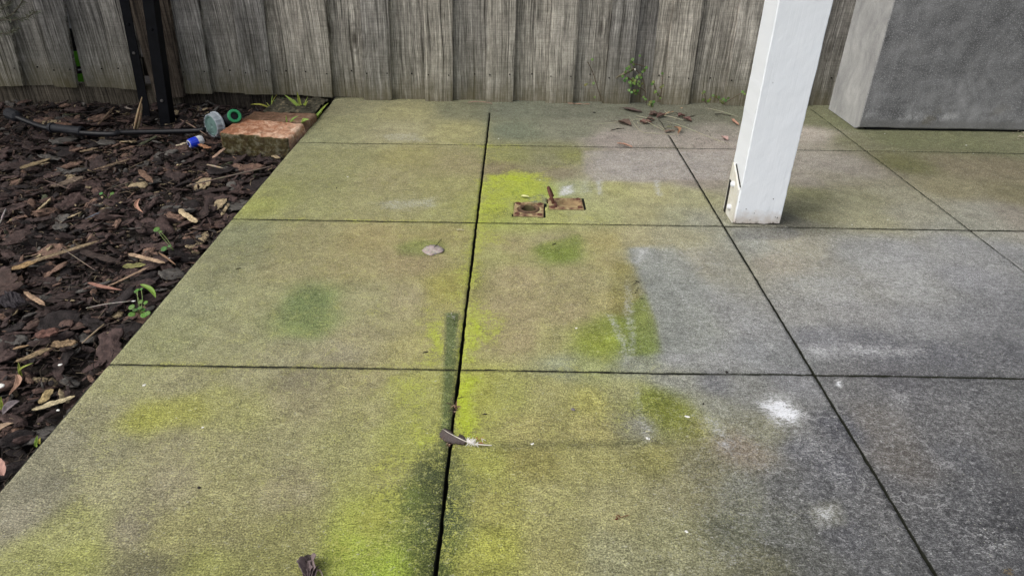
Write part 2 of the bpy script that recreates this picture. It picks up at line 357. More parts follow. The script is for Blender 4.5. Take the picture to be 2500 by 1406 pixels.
# ---------------------------------------------------------------- patio slab
CX=[(.600,.0060),(1.203,.0056),(1.803,.0052),(2.4,.0036)]          # saw cuts running away from the camera: x, width
CY=[(-.004,.0058),(.574,.0078),(1.141,.0088)]                     # saw cuts across: y, width
def axis(lo,hi,fine_lo,fine_hi,step,cuts,far=.12):
    a=list(np.arange(fine_lo,fine_hi,step));v=fine_lo;d=step
    while v>lo: d=min(far,d*1.35);v-=d;a.append(max(v,lo))
    v=a and fine_hi;a.append(fine_hi);d=step
    while v<hi: d=min(far,d*1.35);v+=d;a.append(min(v,hi))
    a=sorted(set(round(q,5) for q in a if all(abs(q-c)>w*.5+.0022 for c,w in cuts)))
    out=[(q,-1,0) for q in a]
    for ci,(c,w) in enumerate(cuts):
        for s,l in ((-1,0),(-1,1),(1,1),(1,0)): out.append((c+s*w/2+(1e-7*(l if s<0 else -l)),ci,(s,l)))
    return sorted(out,key=lambda t:t[0])
ax=axis(0.,4.2,0.,2.62,.0050,CX);ay=axis(-3.2,1.665,-.43,1.665,.0046,CY)
NX,NY=len(ax),len(ay)
X=np.repeat(np.array([a[0] for a in ax])[:,None],NY,1);Y=np.repeat(np.array([a[0] for a in ay])[None,:],NX,0)
X0,Y0=X.copy(),Y.copy();Z=np.zeros_like(X)
for i,(q,ci,sl_) in enumerate(ax):
    if ci<0: continue
    s,l=sl_;end={0:1.497,1:1.268,2:1.60,3:1.6}[ci]
    live=np.clip((end-Y0[i])/.012,0,1);ch=.0015*fbm(Y0[i],Y0[i]*0,60,3,ci*9+s*3.)+.0005*fbm(Y0[i],Y0[i]*0,260,2,ci*5.+s)
    wob=.0012*fbm(Y0[i],Y0[i]*0,3,2,ci*7.)
    c,w=CX[ci];X[i]=c+wob+s*(w/2*live+ch*live)+(1e-7*(l if s<0 else -l));
    if l: Z[i]=np.minimum(Z[i],-.026*live)
for j,(q,ci,sl_) in enumerate(ay):
    if ci<0: continue
    s,l=sl_;x=X0[:,j];gap=np.clip(np.abs(x-1.36)/.0-1,0,1) if False else 1.
    live=np.ones_like(x)
    if ci==1: live=1-np.clip(1-np.abs(x-1.30)/.062,0,1)*.0-((x>1.262)&(x<1.362))*.97
    ch=.0016*fbm(x,x*0,60,3,ci*11+s*3.+50)+.0005*fbm(x,x*0,250,2,ci*5.+s+70);wob=.0014*fbm(x,x*0,3,2,ci*7.+90)
    c,w=CY[ci];Y[:,j]=c+wob+s*(w/2*live+ch*live)+(1e-7*(l if s<0 else -l))
    if l: Z[:,j]=np.minimum(Z[:,j],-.022*live)
# where two cuts cross everything between the lips is deep
# recesses for the two flush ring plates
PLA=[G(1253,495),G(1324,497),G(1331,531),G(1257,528)];PLB=[G(1335,485.5),G(1418,484.5),G(1427,513),G(1343,511)]
def rect_of(P):
    c=sum(P,Vector())/4;ux=((P[1]-P[0])+(P[2]-P[3]));w=ux.length/2;uy=((P[0]-P[3])+(P[1]-P[2]));h=uy.length/2
    return c,w,h,math.atan2(ux.y,ux.x)
for P in (PLA,PLB):
    c,w,h,a=rect_of(P);dx=(X-c.x)*math.cos(a)+(Y-c.y)*math.sin(a);dy=-(X-c.x)*math.sin(a)+(Y-c.y)*math.cos(a)
    Z[(dx>-w/2+.001)&(dx<w/2+.0035)&(np.abs(dy)<h/2+.0008)]=-.018
top=Z>-.0005
Z[top]+=(.0010*fbm(X,Y,7,3,3.)+.0004*fbm(X,Y,60,2,8.))[top]
edge=np.clip(1-X/.010,0,1);Z[top]-=(.005*edge**2)[top]
X[0]+=(.0025*fbm(Y[0],Y[0]*0,14,3,40.)+.001*fbm(Y[0],Y[0]*0,90,2,44.))
nearf=Y0>1.60
Z[top&nearf]+=(.0018*np.clip((Y0-1.60)/.05,0,1)*(1+fbm(X,Y,12,2,60.)))[top&nearf]
# ---- stain colours, with the shade by the post, as read along the slab (display colours of the photograph)
SMP=[(850,260,108,111,86),(1000,275,112,114,84),(1120,270,98,103,82),(830,310,112,116,88),(960,320,116,118,94),(1120,320,116,118,86),
(760,330,112,118,92),(1250,270,94,98,80),(1400,270,90,92,76),(1250,320,100,106,86),(1400,320,104,106,88),(1560,268,88,90,74),(1700,275,88,89,73),(1650,300,90,91,76),
(1500,345,142,135,128),(1600,350,140,134,127),(1740,320,108,105,94),(1740,350,130,124,116),(1820,285,90,92,74),(1970,290,96,98,72),(2050,300,92,95,68),(1990,330,124,119,108),(2080,345,104,104,80),
(2200,345,100,103,74),(2350,350,102,105,76),(2480,355,104,106,80),
(700,400,118,122,92),(850,390,118,121,90),(1000,385,124,124,88),(1120,400,122,120,92),(660,470,118,124,84),(800,440,116,120,88),(950,440,124,124,94),(1100,450,128,130,92),
(620,500,122,130,78),(760,510,120,124,90),(900,500,124,126,94),(1000,500,130,132,100),(1100,520,128,132,92),
(1250,385,116,118,78),(1350,390,112,112,84),(1400,380,112,114,74),(1230,410,116,108,84),(1370,420,116,110,90),(1500,400,154,147,142),(1600,400,150,144,137),(1700,395,148,142,134),(1450,430,132,130,108),(1560,425,150,144,138),
(1700,440,138,132,122),(1400,455,122,126,96),(1300,460,128,142,60),(1500,460,128,128,88),(1600,470,130,128,94),(1680,480,126,126,98),(1460,520,126,128,90),(1560,520,128,126,94),(1650,530,120,121,98),(1300,540,136,140,86),(1200,530,134,142,76),(1700,540,118,119,106),
(1960,390,150,144,136),(2040,400,146,140,132),(2110,410,136,131,118),(1960,440,138,133,120),(2060,440,124,121,100),(1980,470,116,116,88),(2100,480,120,119,96),(2200,470,126,124,106),(1980,520,110,110,86),(2100,530,124,123,100),(2250,520,128,127,112),(2330,545,126,125,116),(1930,540,92,92,82),
(2200,400,106,106,72),(2350,410,114,108,88),(2460,410,112,106,86),(2300,460,118,114,90),(2460,470,112,108,84),(2400,520,122,120,112),(2480,530,118,114,104),
(600,570,114,120,94),(560,640,116,120,94),(750,570,122,122,92),(700,650,126,126,96),(900,580,130,126,92),(850,650,130,128,96),(1000,640,136,130,100),(1100,570,128,126,88),(480,740,118,120,92),(620,730,126,126,94),(760,740,106,120,76),(760,790,112,124,78),(900,730,132,130,98),(1000,720,138,132,102),(900,820,130,126,96),
(400,830,118,120,88),(560,830,124,124,94),(700,860,124,122,96),(850,860,124,120,98),(1000,850,134,130,90),(1080,700,136,136,80),
(1200,620,132,132,88),(1260,600,132,126,92),(1350,590,130,124,96),(1270,680,132,124,94),(1400,680,138,132,98),(1500,640,136,130,92),(1360,610,108,128,52),(1480,590,132,126,86),(1560,590,128,124,96),(1650,580,134,132,108),(1260,760,132,124,94),(1400,760,138,130,98),(1500,740,136,130,92),(1280,830,128,120,90),(1360,840,130,128,88),(1470,840,124,136,52),(1560,850,104,122,44),(1520,790,112,124,56),(1560,760,124,124,64),
(1580,640,148,150,142),(1620,700,140,143,136),(1700,640,136,134,118),(1650,760,138,140,132),(1700,720,126,126,126),(1760,640,134,132,122),(1700,820,140,141,136),(1780,760,132,132,132),(1650,870,116,116,118),(1750,860,118,118,120),(1850,860,110,111,114),(1850,800,128,128,130),(1450,885,132,138,94),(1390,890,128,132,108),(1560,885,128,130,118),
(1830,600,124,124,118),(1950,600,124,122,108),(1900,640,132,128,114),(2000,700,142,141,137),(2100,620,128,128,128),(2100,700,134,133,130),(2200,620,114,114,116),(2250,700,118,118,118),(2350,600,114,114,116),(2380,680,110,110,114),(2460,620,112,112,114),(1950,760,132,131,130),(2100,760,124,123,124),(2250,790,110,110,113),(2400,780,104,104,108),(2480,750,104,104,108),(2000,830,104,104,109),(2150,850,98,98,104),(2300,860,96,96,102),(2450,860,96,96,101),(1930,880,106,107,109),
(300,930,124,124,92),(450,930,122,120,92),(600,920,124,122,94),(750,930,116,112,90),(900,930,126,122,90),(250,1000,120,118,92),(350,1020,128,130,66),(450,1000,130,131,72),(550,960,128,128,84),(600,1020,128,128,86),(750,980,124,120,92),(900,1000,128,126,90),(150,1080,116,114,94),(250,1100,120,118,94),(400,1090,122,119,92),(550,1090,128,126,92),(700,1090,132,130,96),(850,1080,134,134,92),(100,1180,114,112,94),(250,1200,122,120,92),(400,1180,124,120,96),(550,1180,128,126,90),(700,1190,126,122,94),(30,1260,118,115,98),(150,1300,124,125,84),(300,1300,116,112,92),(420,1300,124,122,84),(550,1300,120,118,82),(700,1300,122,121,80),(180,1370,126,129,76),(50,1380,124,126,80),(350,1380,108,106,80),(500,1380,122,124,74),(650,1390,120,120,76),
(1000,960,134,136,82),(1000,1060,132,136,78),(950,1150,134,134,84),(900,1250,130,136,66),(850,1330,130,142,62),(950,1380,122,138,54),(1010,1200,104,116,60),(1060,1170,70,80,62),(1070,1250,74,86,62),(1030,1320,96,108,58),(1050,1390,96,110,56),
(1180,960,138,140,70),(1250,960,132,134,80),(1350,960,134,132,88),(1450,980,136,134,78),(1300,1040,136,132,86),(1450,1040,130,126,82),(1200,1130,128,130,68),(1130,1180,112,116,74),(1300,1120,124,120,72),(1450,1120,128,126,82),(1200,1230,130,128,76),(1350,1220,134,132,90),(1500,1220,130,128,92),(1200,1330,130,132,64),(1350,1340,128,126,84),(1500,1350,120,120,92),(1150,1390,122,124,62),
(1550,960,128,128,92),(1600,980,116,124,58),(1650,1010,118,122,54),(1560,1040,110,110,96),(1650,930,118,118,112),(1600,1120,120,118,74),(1700,1050,120,118,74),(1650,1200,120,118,90),(1750,940,104,104,108),(1750,1000,114,114,104),(1800,1100,116,108,94),(1700,1150,110,108,84),(1800,1200,104,104,94),(1650,1300,118,118,88),(1800,1300,102,104,86),(1700,1380,116,116,90),(1850,960,108,108,106),(1850,1050,112,112,94),(1950,1100,92,92,98),(1900,1200,94,94,94),(2000,1200,92,92,96),(1900,1300,96,97,92),(2050,1300,90,90,95),(1850,1390,104,104,84),(2000,1390,94,94,92),(2150,1390,92,92,95),(1950,930,108,108,112),(2050,1050,84,84,92),(2050,1150,86,86,93),
(2080,940,100,99,101),(2200,940,94,93,98),(2350,950,92,92,96),(2470,950,96,96,99),(2150,1040,102,98,96),(2300,1040,94,93,96),(2450,1040,94,93,95),(2200,1120,100,95,92),(2350,1120,86,86,91),(2470,1120,92,91,93),(2200,1220,88,87,90),(2350,1220,82,82,86),(2450,1250,68,68,72),(2480,1350,78,78,82),(2300,1320,86,86,90),(2380,1390,86,86,90),(2400,1300,66,66,70)]
EXPO=1.0
CAL=(.735,.73,.70)
FARG=.34
P=np.array([[*G(s[0],s[1])[:2]] for s in SMP]);C=np.array([lin(s[2:]) for s in SMP])
LM=C.mean(1)[:,None]
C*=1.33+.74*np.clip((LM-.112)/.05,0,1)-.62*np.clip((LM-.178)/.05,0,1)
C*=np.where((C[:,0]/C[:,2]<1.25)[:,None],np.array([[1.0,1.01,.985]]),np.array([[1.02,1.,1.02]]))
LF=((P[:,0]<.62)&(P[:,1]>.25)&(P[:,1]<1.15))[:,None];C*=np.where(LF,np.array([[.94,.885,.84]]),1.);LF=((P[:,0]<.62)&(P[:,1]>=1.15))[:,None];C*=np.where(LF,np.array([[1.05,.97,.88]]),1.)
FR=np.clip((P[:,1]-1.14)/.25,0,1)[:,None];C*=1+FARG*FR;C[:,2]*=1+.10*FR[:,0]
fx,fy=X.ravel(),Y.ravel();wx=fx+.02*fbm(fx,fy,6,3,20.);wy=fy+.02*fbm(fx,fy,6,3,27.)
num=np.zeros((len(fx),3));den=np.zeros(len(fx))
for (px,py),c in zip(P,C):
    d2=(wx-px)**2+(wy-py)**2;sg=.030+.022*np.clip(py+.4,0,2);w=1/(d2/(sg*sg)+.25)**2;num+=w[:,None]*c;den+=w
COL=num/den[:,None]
MO=np.zeros(len(fx));WH=np.zeros(len(fx));DR=np.zeros(len(fx))
def sdist(poly):
    """signed distance (positive inside) to an outline given in photo positions, in metres on the slab"""
    q=[G(a,b) for a,b in poly];xs=[v.x for v in q];ys=[v.y for v in q]
    m=(fx>min(xs)-.2)&(fx<max(xs)+.2)&(fy>min(ys)-.2)&(fy<max(ys)+.2);idx=np.nonzero(m)[0]
    x,y=fx[idx],fy[idx];d=np.full(len(idx),9.);ins=np.zeros(len(idx),bool)
    for k in range(len(q)):
        a,b=q[k],q[(k+1)%len(q)];ex,ey=b.x-a.x,b.y-a.y;t=np.clip(((x-a.x)*ex+(y-a.y)*ey)/(ex*ex+ey*ey+1e-12),0,1)
        d=np.minimum(d,np.hypot(x-a.x-t*ex,y-a.y-t*ey))
        c=((a.y>y)!=(b.y>y))&(x<(b.x-a.x)*(y-a.y)/(b.y-a.y+1e-12)+a.x);ins^=c
    return idx,np.where(ins,d,-d)
def area(poly,feather=.02,warp=.02,wf=12.):
    idx,d=sdist(poly);d=d+warp*fbm(fx[idx],fy[idx],wf,4,len(poly)*3.3+poly[0][0]*.01)+.35*warp*fbm(fx[idx],fy[idx],wf*6,3,poly[0][1]*.013)
    return idx,np.clip(d/feather+.5,0,1)
def moss(poly,s,feather=.05,warp=.03): i,a=area(poly,feather,warp);MO[i]=np.maximum(MO[i],a*s)
def unmoss(poly,feather=.01,warp=.004,keep=0.): i,a=area(poly,feather,warp);MO[i]*=1-a*(1-keep)
def white(poly,s,feather=.03,warp=.03): i,a=area(poly,feather,warp,20);WH[i]=np.maximum(WH[i],a*s)
def paint(poly,rgb,s=1.,feather=.015,warp=.006): i,a=area(poly,feather,warp);COL[i]+=(1.27*np.array(lin(rgb))-COL[i])*(a*s)[:,None]
# bare, scrubbed, stained and painted-shade areas with edges of their own
paint([(1422,368),(1640,366),(1790,370),(1780,440),(1640,440),(1600,444),(1450,442),(1425,420)],(158,151,146),.75,.02,.006)
paint([(1420,340),(1500,322),(1790,330),(1790,362),(1425,360)],(146,139,132),.6,.05,.02)
paint([(1930,375),(2095,378),(2140,430),(2080,450),(1925,442)],(154,148,140),.5,.05,.02)
paint([(1535,606),(1640,604),(1700,650),(1730,740),(1775,862),(1616,862),(1598,780),(1570,700),(1545,650)],(138,141,136),.80,.035,.006)
paint([(1536,606),(1600,606),(1640,700),(1690,862),(1616,862),(1598,780),(1570,700),(1546,650)],(138,141,136),.85,.008,.0025)
paint([(1500,640),(1546,646),(1575,715),(1545,770),(1480,770)],(126,120,66),.6,.02,.008)
white([(1530,680),(1534,680),(1556,820),(1545,890),(1538,840),(1522,760)],.34,.010,.005)
paint([(1300,610),(1340,590),(1410,575),(1425,590),(1410,625),(1370,638),(1320,625)],(120,133,64),.80,.022,.010)
paint([(1420,780),(1480,785),(1500,850),(1510,895),(1440,880),(1380,850)],(128,137,66),.6,.03,.018)
paint([(1540,740),(1575,720),(1600,790),(1618,862),(1545,866),(1525,800)],(122,134,74),.8,.016,.006)
paint([(1560,940),(1640,950),(1680,1000),(1700,1060),(1610,1062),(1560,1000)],(112,120,52),.6,.04,.01)
paint([(965,600),(1010,585),(1080,590),(1090,615),(1030,622),(975,618)],(118,130,70),.7,.03,.012)
paint([(715,700),(790,690),(805,770),(770,812),(725,790)],(112,124,84),.55,.06,.03)
paint([(1290,480),(1322,474),(1340,488),(1330,499),(1292,498)],(128,130,116),.85,.01,.003)
paint([(1305,438),(1335,436),(1330,446),(1306,446)],(140,144,118),.7,.008,.003)
paint([(1185,512),(1228,504),(1240,518),(1218,530),(1195,524)],(92,98,58),.7,.02,.006)
paint([(1150,650),(1172,640),(1185,700),(1160,740),(1140,720)],(100,104,64),.45,.03,.01)
paint([(1780,556),(1925,556),(1960,572),(1930,584),(1800,584)],(88,89,92),.5,.02,.006)  # contact shade of the post, painted into the slab colour
# yellow-green algae
moss([(1175,365),(1250,362),(1280,400),(1240,415),(1178,400)],.30,.06)
moss([(1168,440),(1240,415),(1330,420),(1345,440),(1330,470),(1330,500),(1260,500),(1250,540),(1165,545)],.72,.06,.02)
moss([(1190,425),(1300,424),(1325,434),(1290,446),(1190,446)],.95,.04,.012)
moss([(1175,495),(1235,495),(1250,508),(1240,520),(1180,525)],.85,.03,.01)
moss([(1340,425),(1440,405),(1440,365),(1390,370),(1330,400)],.30,.06)
moss([(1340,515),(1440,515),(1500,545),(1340,548)],.34,.06)
moss([(1115,450),(1170,440),(1160,548),(1090,545),(1060,500)],.32,.06)
moss([(1080,340),(1180,350),(1280,352),(1280,366),(1150,366)],.42,.03,.01)
moss([(580,525),(700,540),(900,545),(1165,560),(1165,536),(1000,530),(800,528),(640,520)],.30,.04,.01)
moss([(600,470),(660,455),(690,480),(640,515),(590,515)],.30,.05)
moss([(1170,550),(1230,555),(1240,600),(1160,610)],.42,.05)
moss([(1100,640),(1165,600),(1150,700),(1240,760),(1250,830),(1180,880),(1240,890),(1240,905),(960,905),(940,890),(1020,870),(1030,800),(1085,770),(1080,700)],.55,.07,.03)
moss([(1090,560),(1190,560),(1185,700),(1140,760),(1040,860),(960,900),(980,780),(1070,700)],.40,.09,.04)
moss([(930,905),(1080,905),(1075,1090),(1030,1250),(960,1406),(700,1406),(860,1200),(900,1050)],.52,.14,.06)
moss([(1100,905),(1240,910),(1230,1080),(1200,1230),(1190,1406),(1072,1406)],.46,.10,.05)
moss([(1140,760),(1200,780),(1215,820),(1180,840),(1175,890),(1130,900),(1128,800)],.90,.05,.02)
moss([(1040,790),(1088,770),(1086,890),(1000,892),(1040,840)],.80,.05,.03)
moss([(1118,905),(1180,915),(1160,1000),(1175,1075),(1120,1085),(1110,1000)],.95,.04,.02)
moss([(940,915),(1080,905),(1075,1085),(1000,1110),(960,1080),(960,980)],.60,.08,.05)
moss([(1180,920),(1300,910),(1560,908),(1560,925),(1330,930),(1290,1010),(1230,1080),(1180,1080)],.38,.08,.04)
moss([(840,905),(940,905),(960,1100),(1050,1110),(1030,1230),(1060,1400),(780,1406),(820,1290),(880,1180),(820,1050)],.40,.12,.06)
moss([(1000,1060),(1078,1050),(1070,1100),(1010,1160),(960,1130)],.70,.06,.03)
moss([(900,1200),(1010,1180),(1020,1300),(960,1406),(780,1406),(800,1340),(880,1290)],.50,.08,.05)
moss([(1090,1180),(1130,1190),(1125,1300),(1140,1406),(1072,1406)],.66,.05,.02)
moss([(1110,1095),(1220,1100),(1260,1180),(1330,1250),(1200,1280),(1130,1200)],.36,.08,.05)
moss([(200,1010),(330,970),(460,960),(500,1000),(440,1040),(300,1060),(220,1040)],.36,.08,.04)
moss([(0,1300),(120,1290),(260,1320),(260,1406),(0,1406)],.34,.16,.07)
moss([(620,950),(800,940),(850,1100),(700,1120),(620,1050)],.22,.12,.06)
moss([(400,1330),(560,1300),(700,1300),(700,1406),(400,1406)],.24,.10,.05)
moss([(560,580),(960,575),(1160,570),(1160,700),(900,760),(600,760),(520,700)],.12,.15,.08)
moss([(880,740),(960,730),(990,760),(930,790),(880,770)],.34,.06,.02)
moss([(330,880),(700,893),(1000,897),(1000,908),(700,905),(330,900)],.22,.03,.01)
moss([(1430,990),(1560,960),(1640,960),(1660,1030),(1500,1060),(1430,1050)],.30,.08,.03)
moss([(1850,1030),(1890,1030),(1890,1070),(1850,1070)],.25,.06,.02)
moss([(1700,1230),(1980,1220),(1980,1260),(1700,1290)],.20,.08,.04)
moss([(10,1300),(260,900),(560,545),(720,350),(1180,360),(1100,1406),(0,1406)],.20,.1,.05)
moss([(1180,560),(1530,560),(1600,900),(1560,1100),(1400,1406),(1080,1406)],.20,.12,.06)
moss([(1480,930),(1700,1000),(1700,1200),(1400,1406),(1150,1406),(1250,1100)],.14,.15,.08)
moss([(1395,830),(1480,790),(1500,850),(1440,870)],.26,.05,.02)
unmoss([(1225,505),(1225,545),(1330,545),(1330,532),(1250,528)],.03,.01,.5)
# the ghost of a plank that lay along the cut, and the damp blotch below it
BAR=[(1087,763),(1121,763),(1116,900),(1109,1000),(1103,1092),(1072,1092),(1078,1000),(1083,900)]
unmoss(BAR,.006,.0015,.06);paint(BAR,(93,106,66),.93,.007,.0018);paint([(1108,768),(1120,768),(1120,800),(1108,800)],(66,80,30),.6,.008,.002)
BL=[(1068,1105),(1096,1100),(1090,1180),(1083,1290),(1076,1406),(1030,1406),(1010,1340),(1035,1290),(1025,1230),(1045,1190),(1040,1130)]
unmoss(BL,.05,.03,.42);paint(BL,(72,80,44),.75,.05,.02)
unmoss([(1100,1130),(1125,1150),(1125,1190),(1098,1180)],.04,.02,.6)
paint([(1160,1082),(1560,1072),(1700,1080),(1560,1092),(1180,1096)],(92,92,62),.55,.014,.004)
unmoss([(1110,1084),(1330,1078),(1330,1094),(1110,1100)],.012,.004,.3)
# lime and scratches
white([(1858,985),(1890,962),(1935,965),(1945,990),(1975,1010),(1945,1035),(1880,1030),(1870,1008)],1.0,.035,.022)
white([(1820,960),(1860,960),(1880,1010),(1980,1020),(2060,1120),(2110,1210),(2060,1240),(1980,1150),(1900,1060)],.36,.06,.05)
white([(1990,1240),(2035,1235),(2045,1265),(2005,1275)],.78,.03,.015);paint([(1990,1240),(2040,1235),(2045,1268),(2000,1275)],(165,165,135),.5,.03,.01)
white([(2040,928),(2055,928),(2052,945),(2042,942)],.95,.012,.008)
white([(2175,955),(2215,955),(2220,975),(2180,975)],.62,.03,.02);white([(2130,965),(2230,960),(2240,1060),(2180,1090),(2130,1060)],.30,.06,.04)
white([(1765,1080),(1776,1080),(1778,1090),(1766,1090)],.85,.012,.006)
white([(1715,1020),(1750,1025),(1775,1060),(1750,1070)],.5,.03,.02);paint([(1715,1015),(1750,1025),(1780,1065),(1740,1062)],(146,152,132),.5,.03,.01)
white([(1975,845),(2060,835),(2240,850),(2230,872),(2060,865),(1990,870)],.55,.03,.02)
white([(1860,838),(1890,842),(1905,860),(1880,855)],.55,.02,.01)
white([(2080,630),(2210,600),(2240,650),(2340,740),(2330,765),(2240,760),(2150,740)],.40,.06,.06)
white([(1950,680),(2080,670),(2110,740),(1960,750)],.42,.05,.05)
white([(2395,640),(2440,645),(2435,665),(2400,660)],.55,.02,.02)
white([(2260,1260),(2500,1290),(2500,1400),(2400,1360)],.33,.05,.05)
white([(2100,1250),(2250,1250),(2250,1406),(2090,1406)],.30,.08,.05)
white([(1635,690),(1655,688),(1795,900),(1765,902)],.34,.02,.01)
white([(1480,765),(1495,765),(1530,840),(1540,895),(1520,895),(1515,840)],.55,.015,.008)
white([(1545,605),(1590,600),(1585,620),(1560,650),(1550,640)],.55,.02,.012)
white([(1370,455),(1400,450),(1405,475),(1365,478)],.72,.02,.01);white([(1455,440),(1470,440),(1470,478),(1458,475)],.55,.012,.006)
white([(1595,440),(1610,440),(1615,478),(1602,478)],.55,.012,.006);white([(1415,440),(1440,430),(1440,470),(1420,470)],.3,.02,.01)
white([(1550,950),(1560,940),(1565,1000),(1600,1060),(1570,1080)],.42,.015,.01)
white([(1560,600),(1740,600),(1960,850),(1960,900),(1560,900),(1620,800)],.20,.08,.05)
white([(1700,900),(2500,905),(2500,1406),(1700,1406)],.20,.15,.05)
white([(1780,560),(2500,565),(2500,905),(1980,905)],.17,.1,.05)
white([(900,495),(1060,485),(1060,505),(940,512)],.35,.03,.02);white([(930,330),(1010,325),(1050,345),(950,345)],.3,.03,.02)
white([(1450,370),(1780,372),(1780,436),(1450,436)],.22,.03,.02);white([(2220,780),(2230,770),(2260,830),(2240,840)],.3,.02,.01)
# film is thicker and greener right beside the left-hand cuts, and the colour darkens along the lips of the cuts
for c,w in CX[:2]:
    d=np.abs(fx-c);k=(c<1)
    COL*=1-(.22*np.exp(-(d/.004)**2))[:,None]
    if k: m=(fy>-.5)&(fy<1.35);MO+=np.where(m,.30*np.exp(-(d/.022)**2)*(.6+.8*(fbm(fx,fy,9,3,71.)+.2)),0)
for c,w in CY:
    d=np.abs(fy-c);COL*=1-(.20*np.exp(-(d/.004)**2))[:,None]
    MO+=np.where((fx<1.25)&(fx>.03),.20*np.exp(-(d/.012)**2)*np.clip(.5+1.6*fbm(fx,fy,8,3,77.),0,1.3),0)
MO=np.clip(MO+.10*MO*fbm(fx,fy,25,3,81.)*3,0,1)
rub=.14*np.clip(fbm(fx,fy,5,4,91.),-1,1);COL*=(1+rub)[:,None]
COL=np.clip(COL*np.array(CAL)*(1+.10*np.clip((fy-.3)/1.2,0,1))[:,None],0.005,.9)  # colour lifted towards the fence to offset the shade there
V=np.stack([fx,fy,Z.ravel()],1)
I,J=np.meshgrid(np.arange(NX-1),np.arange(NY-1),indexing='ij');a=(I*NY+J).ravel()
FQ=np.stack([a,a+NY,a+NY+1,a+1],1)
# skirts: left edge and the ends down to the ground
nb=len(V);col0=np.arange(NY);low=V[col0].copy();low[:,2]=-.13;low[:,0]+=.004;V=np.vstack([V,low])
sk=np.stack([col0[:-1],col0[1:],nb+col0[1:],nb+col0[:-1]],1)
nb2=len(V);rowN=np.arange(NX)*NY+NY-1;lw=V[rowN].copy();lw[:,2]=-.13;V=np.vstack([V,lw]);r=np.arange(NX)
sk2=np.stack([rowN[:-1],rowN[1:],nb2+r[1:],nb2+r[:-1]],1)
FA=np.vstack([FQ,sk,sk2])
me=bpy.data.meshes.new('patio');me.vertices.add(len(V));me.vertices.foreach_set('co',V.ravel())
me.loops.add(FA.size);me.loops.foreach_set('vertex_index',FA.ravel());me.polygons.add(len(FA));me.polygons.foreach_set('loop_start',np.arange(0,FA.size,4));me.polygons.foreach_set('loop_total',np.full(len(FA),4))
me.update(calc_edges=True);me.validate()
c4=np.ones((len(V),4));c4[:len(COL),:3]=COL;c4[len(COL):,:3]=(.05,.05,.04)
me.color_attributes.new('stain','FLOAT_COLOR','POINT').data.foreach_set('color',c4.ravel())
g4=np.zeros((len(V),4));g4[:len(MO),0]=MO;g4[:len(MO),1]=WH;g4[:,3]=1
me.color_attributes.new('growth','FLOAT_COLOR','POINT').data.foreach_set('color',g4.ravel())
me.materials.append(PATIO);o=bpy.data.objects.new('patio',me);link(o);tag(o,'algae stained concrete patio slab with saw-cut joints',kind='structure')

# ---------------------------------------------------------------- fence
YF,YB=1.628,1.651
fence=empty('paling_fence',(0,1.66,-.1),'weathered grey timber paling fence running along the back of the patio and mulch bed','fence')
def board(xt0,xt1,xb0,xb1,yb,front,mat=WOOD,name='paling',thick=.015,Yf=None,label=None,z_top=1.72,nails=True):
    y=Yf if Yf is not None else (YF if front else YB)
    tl,tr=G(xt0,0,Y=y),G(xt1,0,Y=y);bl,br=G(xb0,yb,Y=y),G(xb1,yb,Y=y)
    zb=(bl.z+br.z)/2;zt=tl.z;ls=(tl.x-bl.x)/(zt-zb);rs=(tr.x-br.x)/(zt-zb)
    lo=0 if front else .012    # back palings run on behind the front ones
    V=[];F=[];nx=8;nz=30;sd_=random.uniform(0,99)
    zs=[zb+(.5-zb)*t/20 for t in range(21)]+[.5+(z_top-.5)*t/9 for t in range(1,10)]
    slope=random.uniform(-.003,.003)
    for iz,z in enumerate(zs):
        q=min(z,.5)-zb;xl=bl.x+ls*q-(lo if xb0!=208 else 0);xr=br.x+rs*q+lo
        xl+=.0012*(mn.noise(Vector((z*14,sd_,0))));xr+=.0012*(mn.noise(Vector((z*14,sd_+5,0))))
        for ix in range(nx+1):
            t=ix/nx;x=xl+(xr-xl)*t;cup=.0015*math.sin(math.pi*t)*(1 if front else -1)
            wob=.0018*mn.noise(Vector((x*3,z*3,sd_)))
            ed=.0015*(max(0,1-t/.1)+max(0,1-(1-t)/.1))
            zz=z+(slope*(t-.5)*2+.0016*mn.noise(Vector((x*60,sd_,3)))+(.002*mn.noise(Vector((x*200,sd_,7)))) if iz==0 else 0)
            V.append((x,y+ed-cup+wob,zz))
    m=nx+1
    for iz in range(len(zs)-1):
        for ix in range(nx): a=iz*m+ix;F.append((a,a+1,a+m+1,a+m))
    n=len(V);V+= [(v[0],v[1]+thick,v[2]) for v in V]
    for iz in range(len(zs)-1):
        for ix in range(nx): a=n+iz*m+ix;F.append((a,a+m,a+m+1,a+1))
    for iz in range(len(zs)-1):
        a=iz*m;F.append((a,a+m,n+a+m,n+a));a=iz*m+nx;F.append((a,n+a,n+a+m,a+m))
    for ix in range(nx): F.append((ix,n+ix,n+ix+1,ix+1));a=(len(zs)-1)*m+ix;F.append((a,a+1,n+a+1,n+a))
    o=mesh(name,V,F,mat,fence,origin=((bl.x+br.x)/2,y,zb))
    if label:o['label']=label
    if nails:
        w=br.x-bl.x
        for s in ((-.36,.36) if front else (random.uniform(-.1,.15),)):
            zc=random.uniform(.094,.104);x=(bl.x+br.x)/2+s*w+(ls+rs)/2*(zc-zb)
            v,f=lathe((x,y-.0022,zc),(0,1,0),[(0,.0001),(0,.0026),(.003,.0030)],8);mesh('nail',v,f,NAIL,o,origin=(x,y,zc))
    return o
random.seed(21)
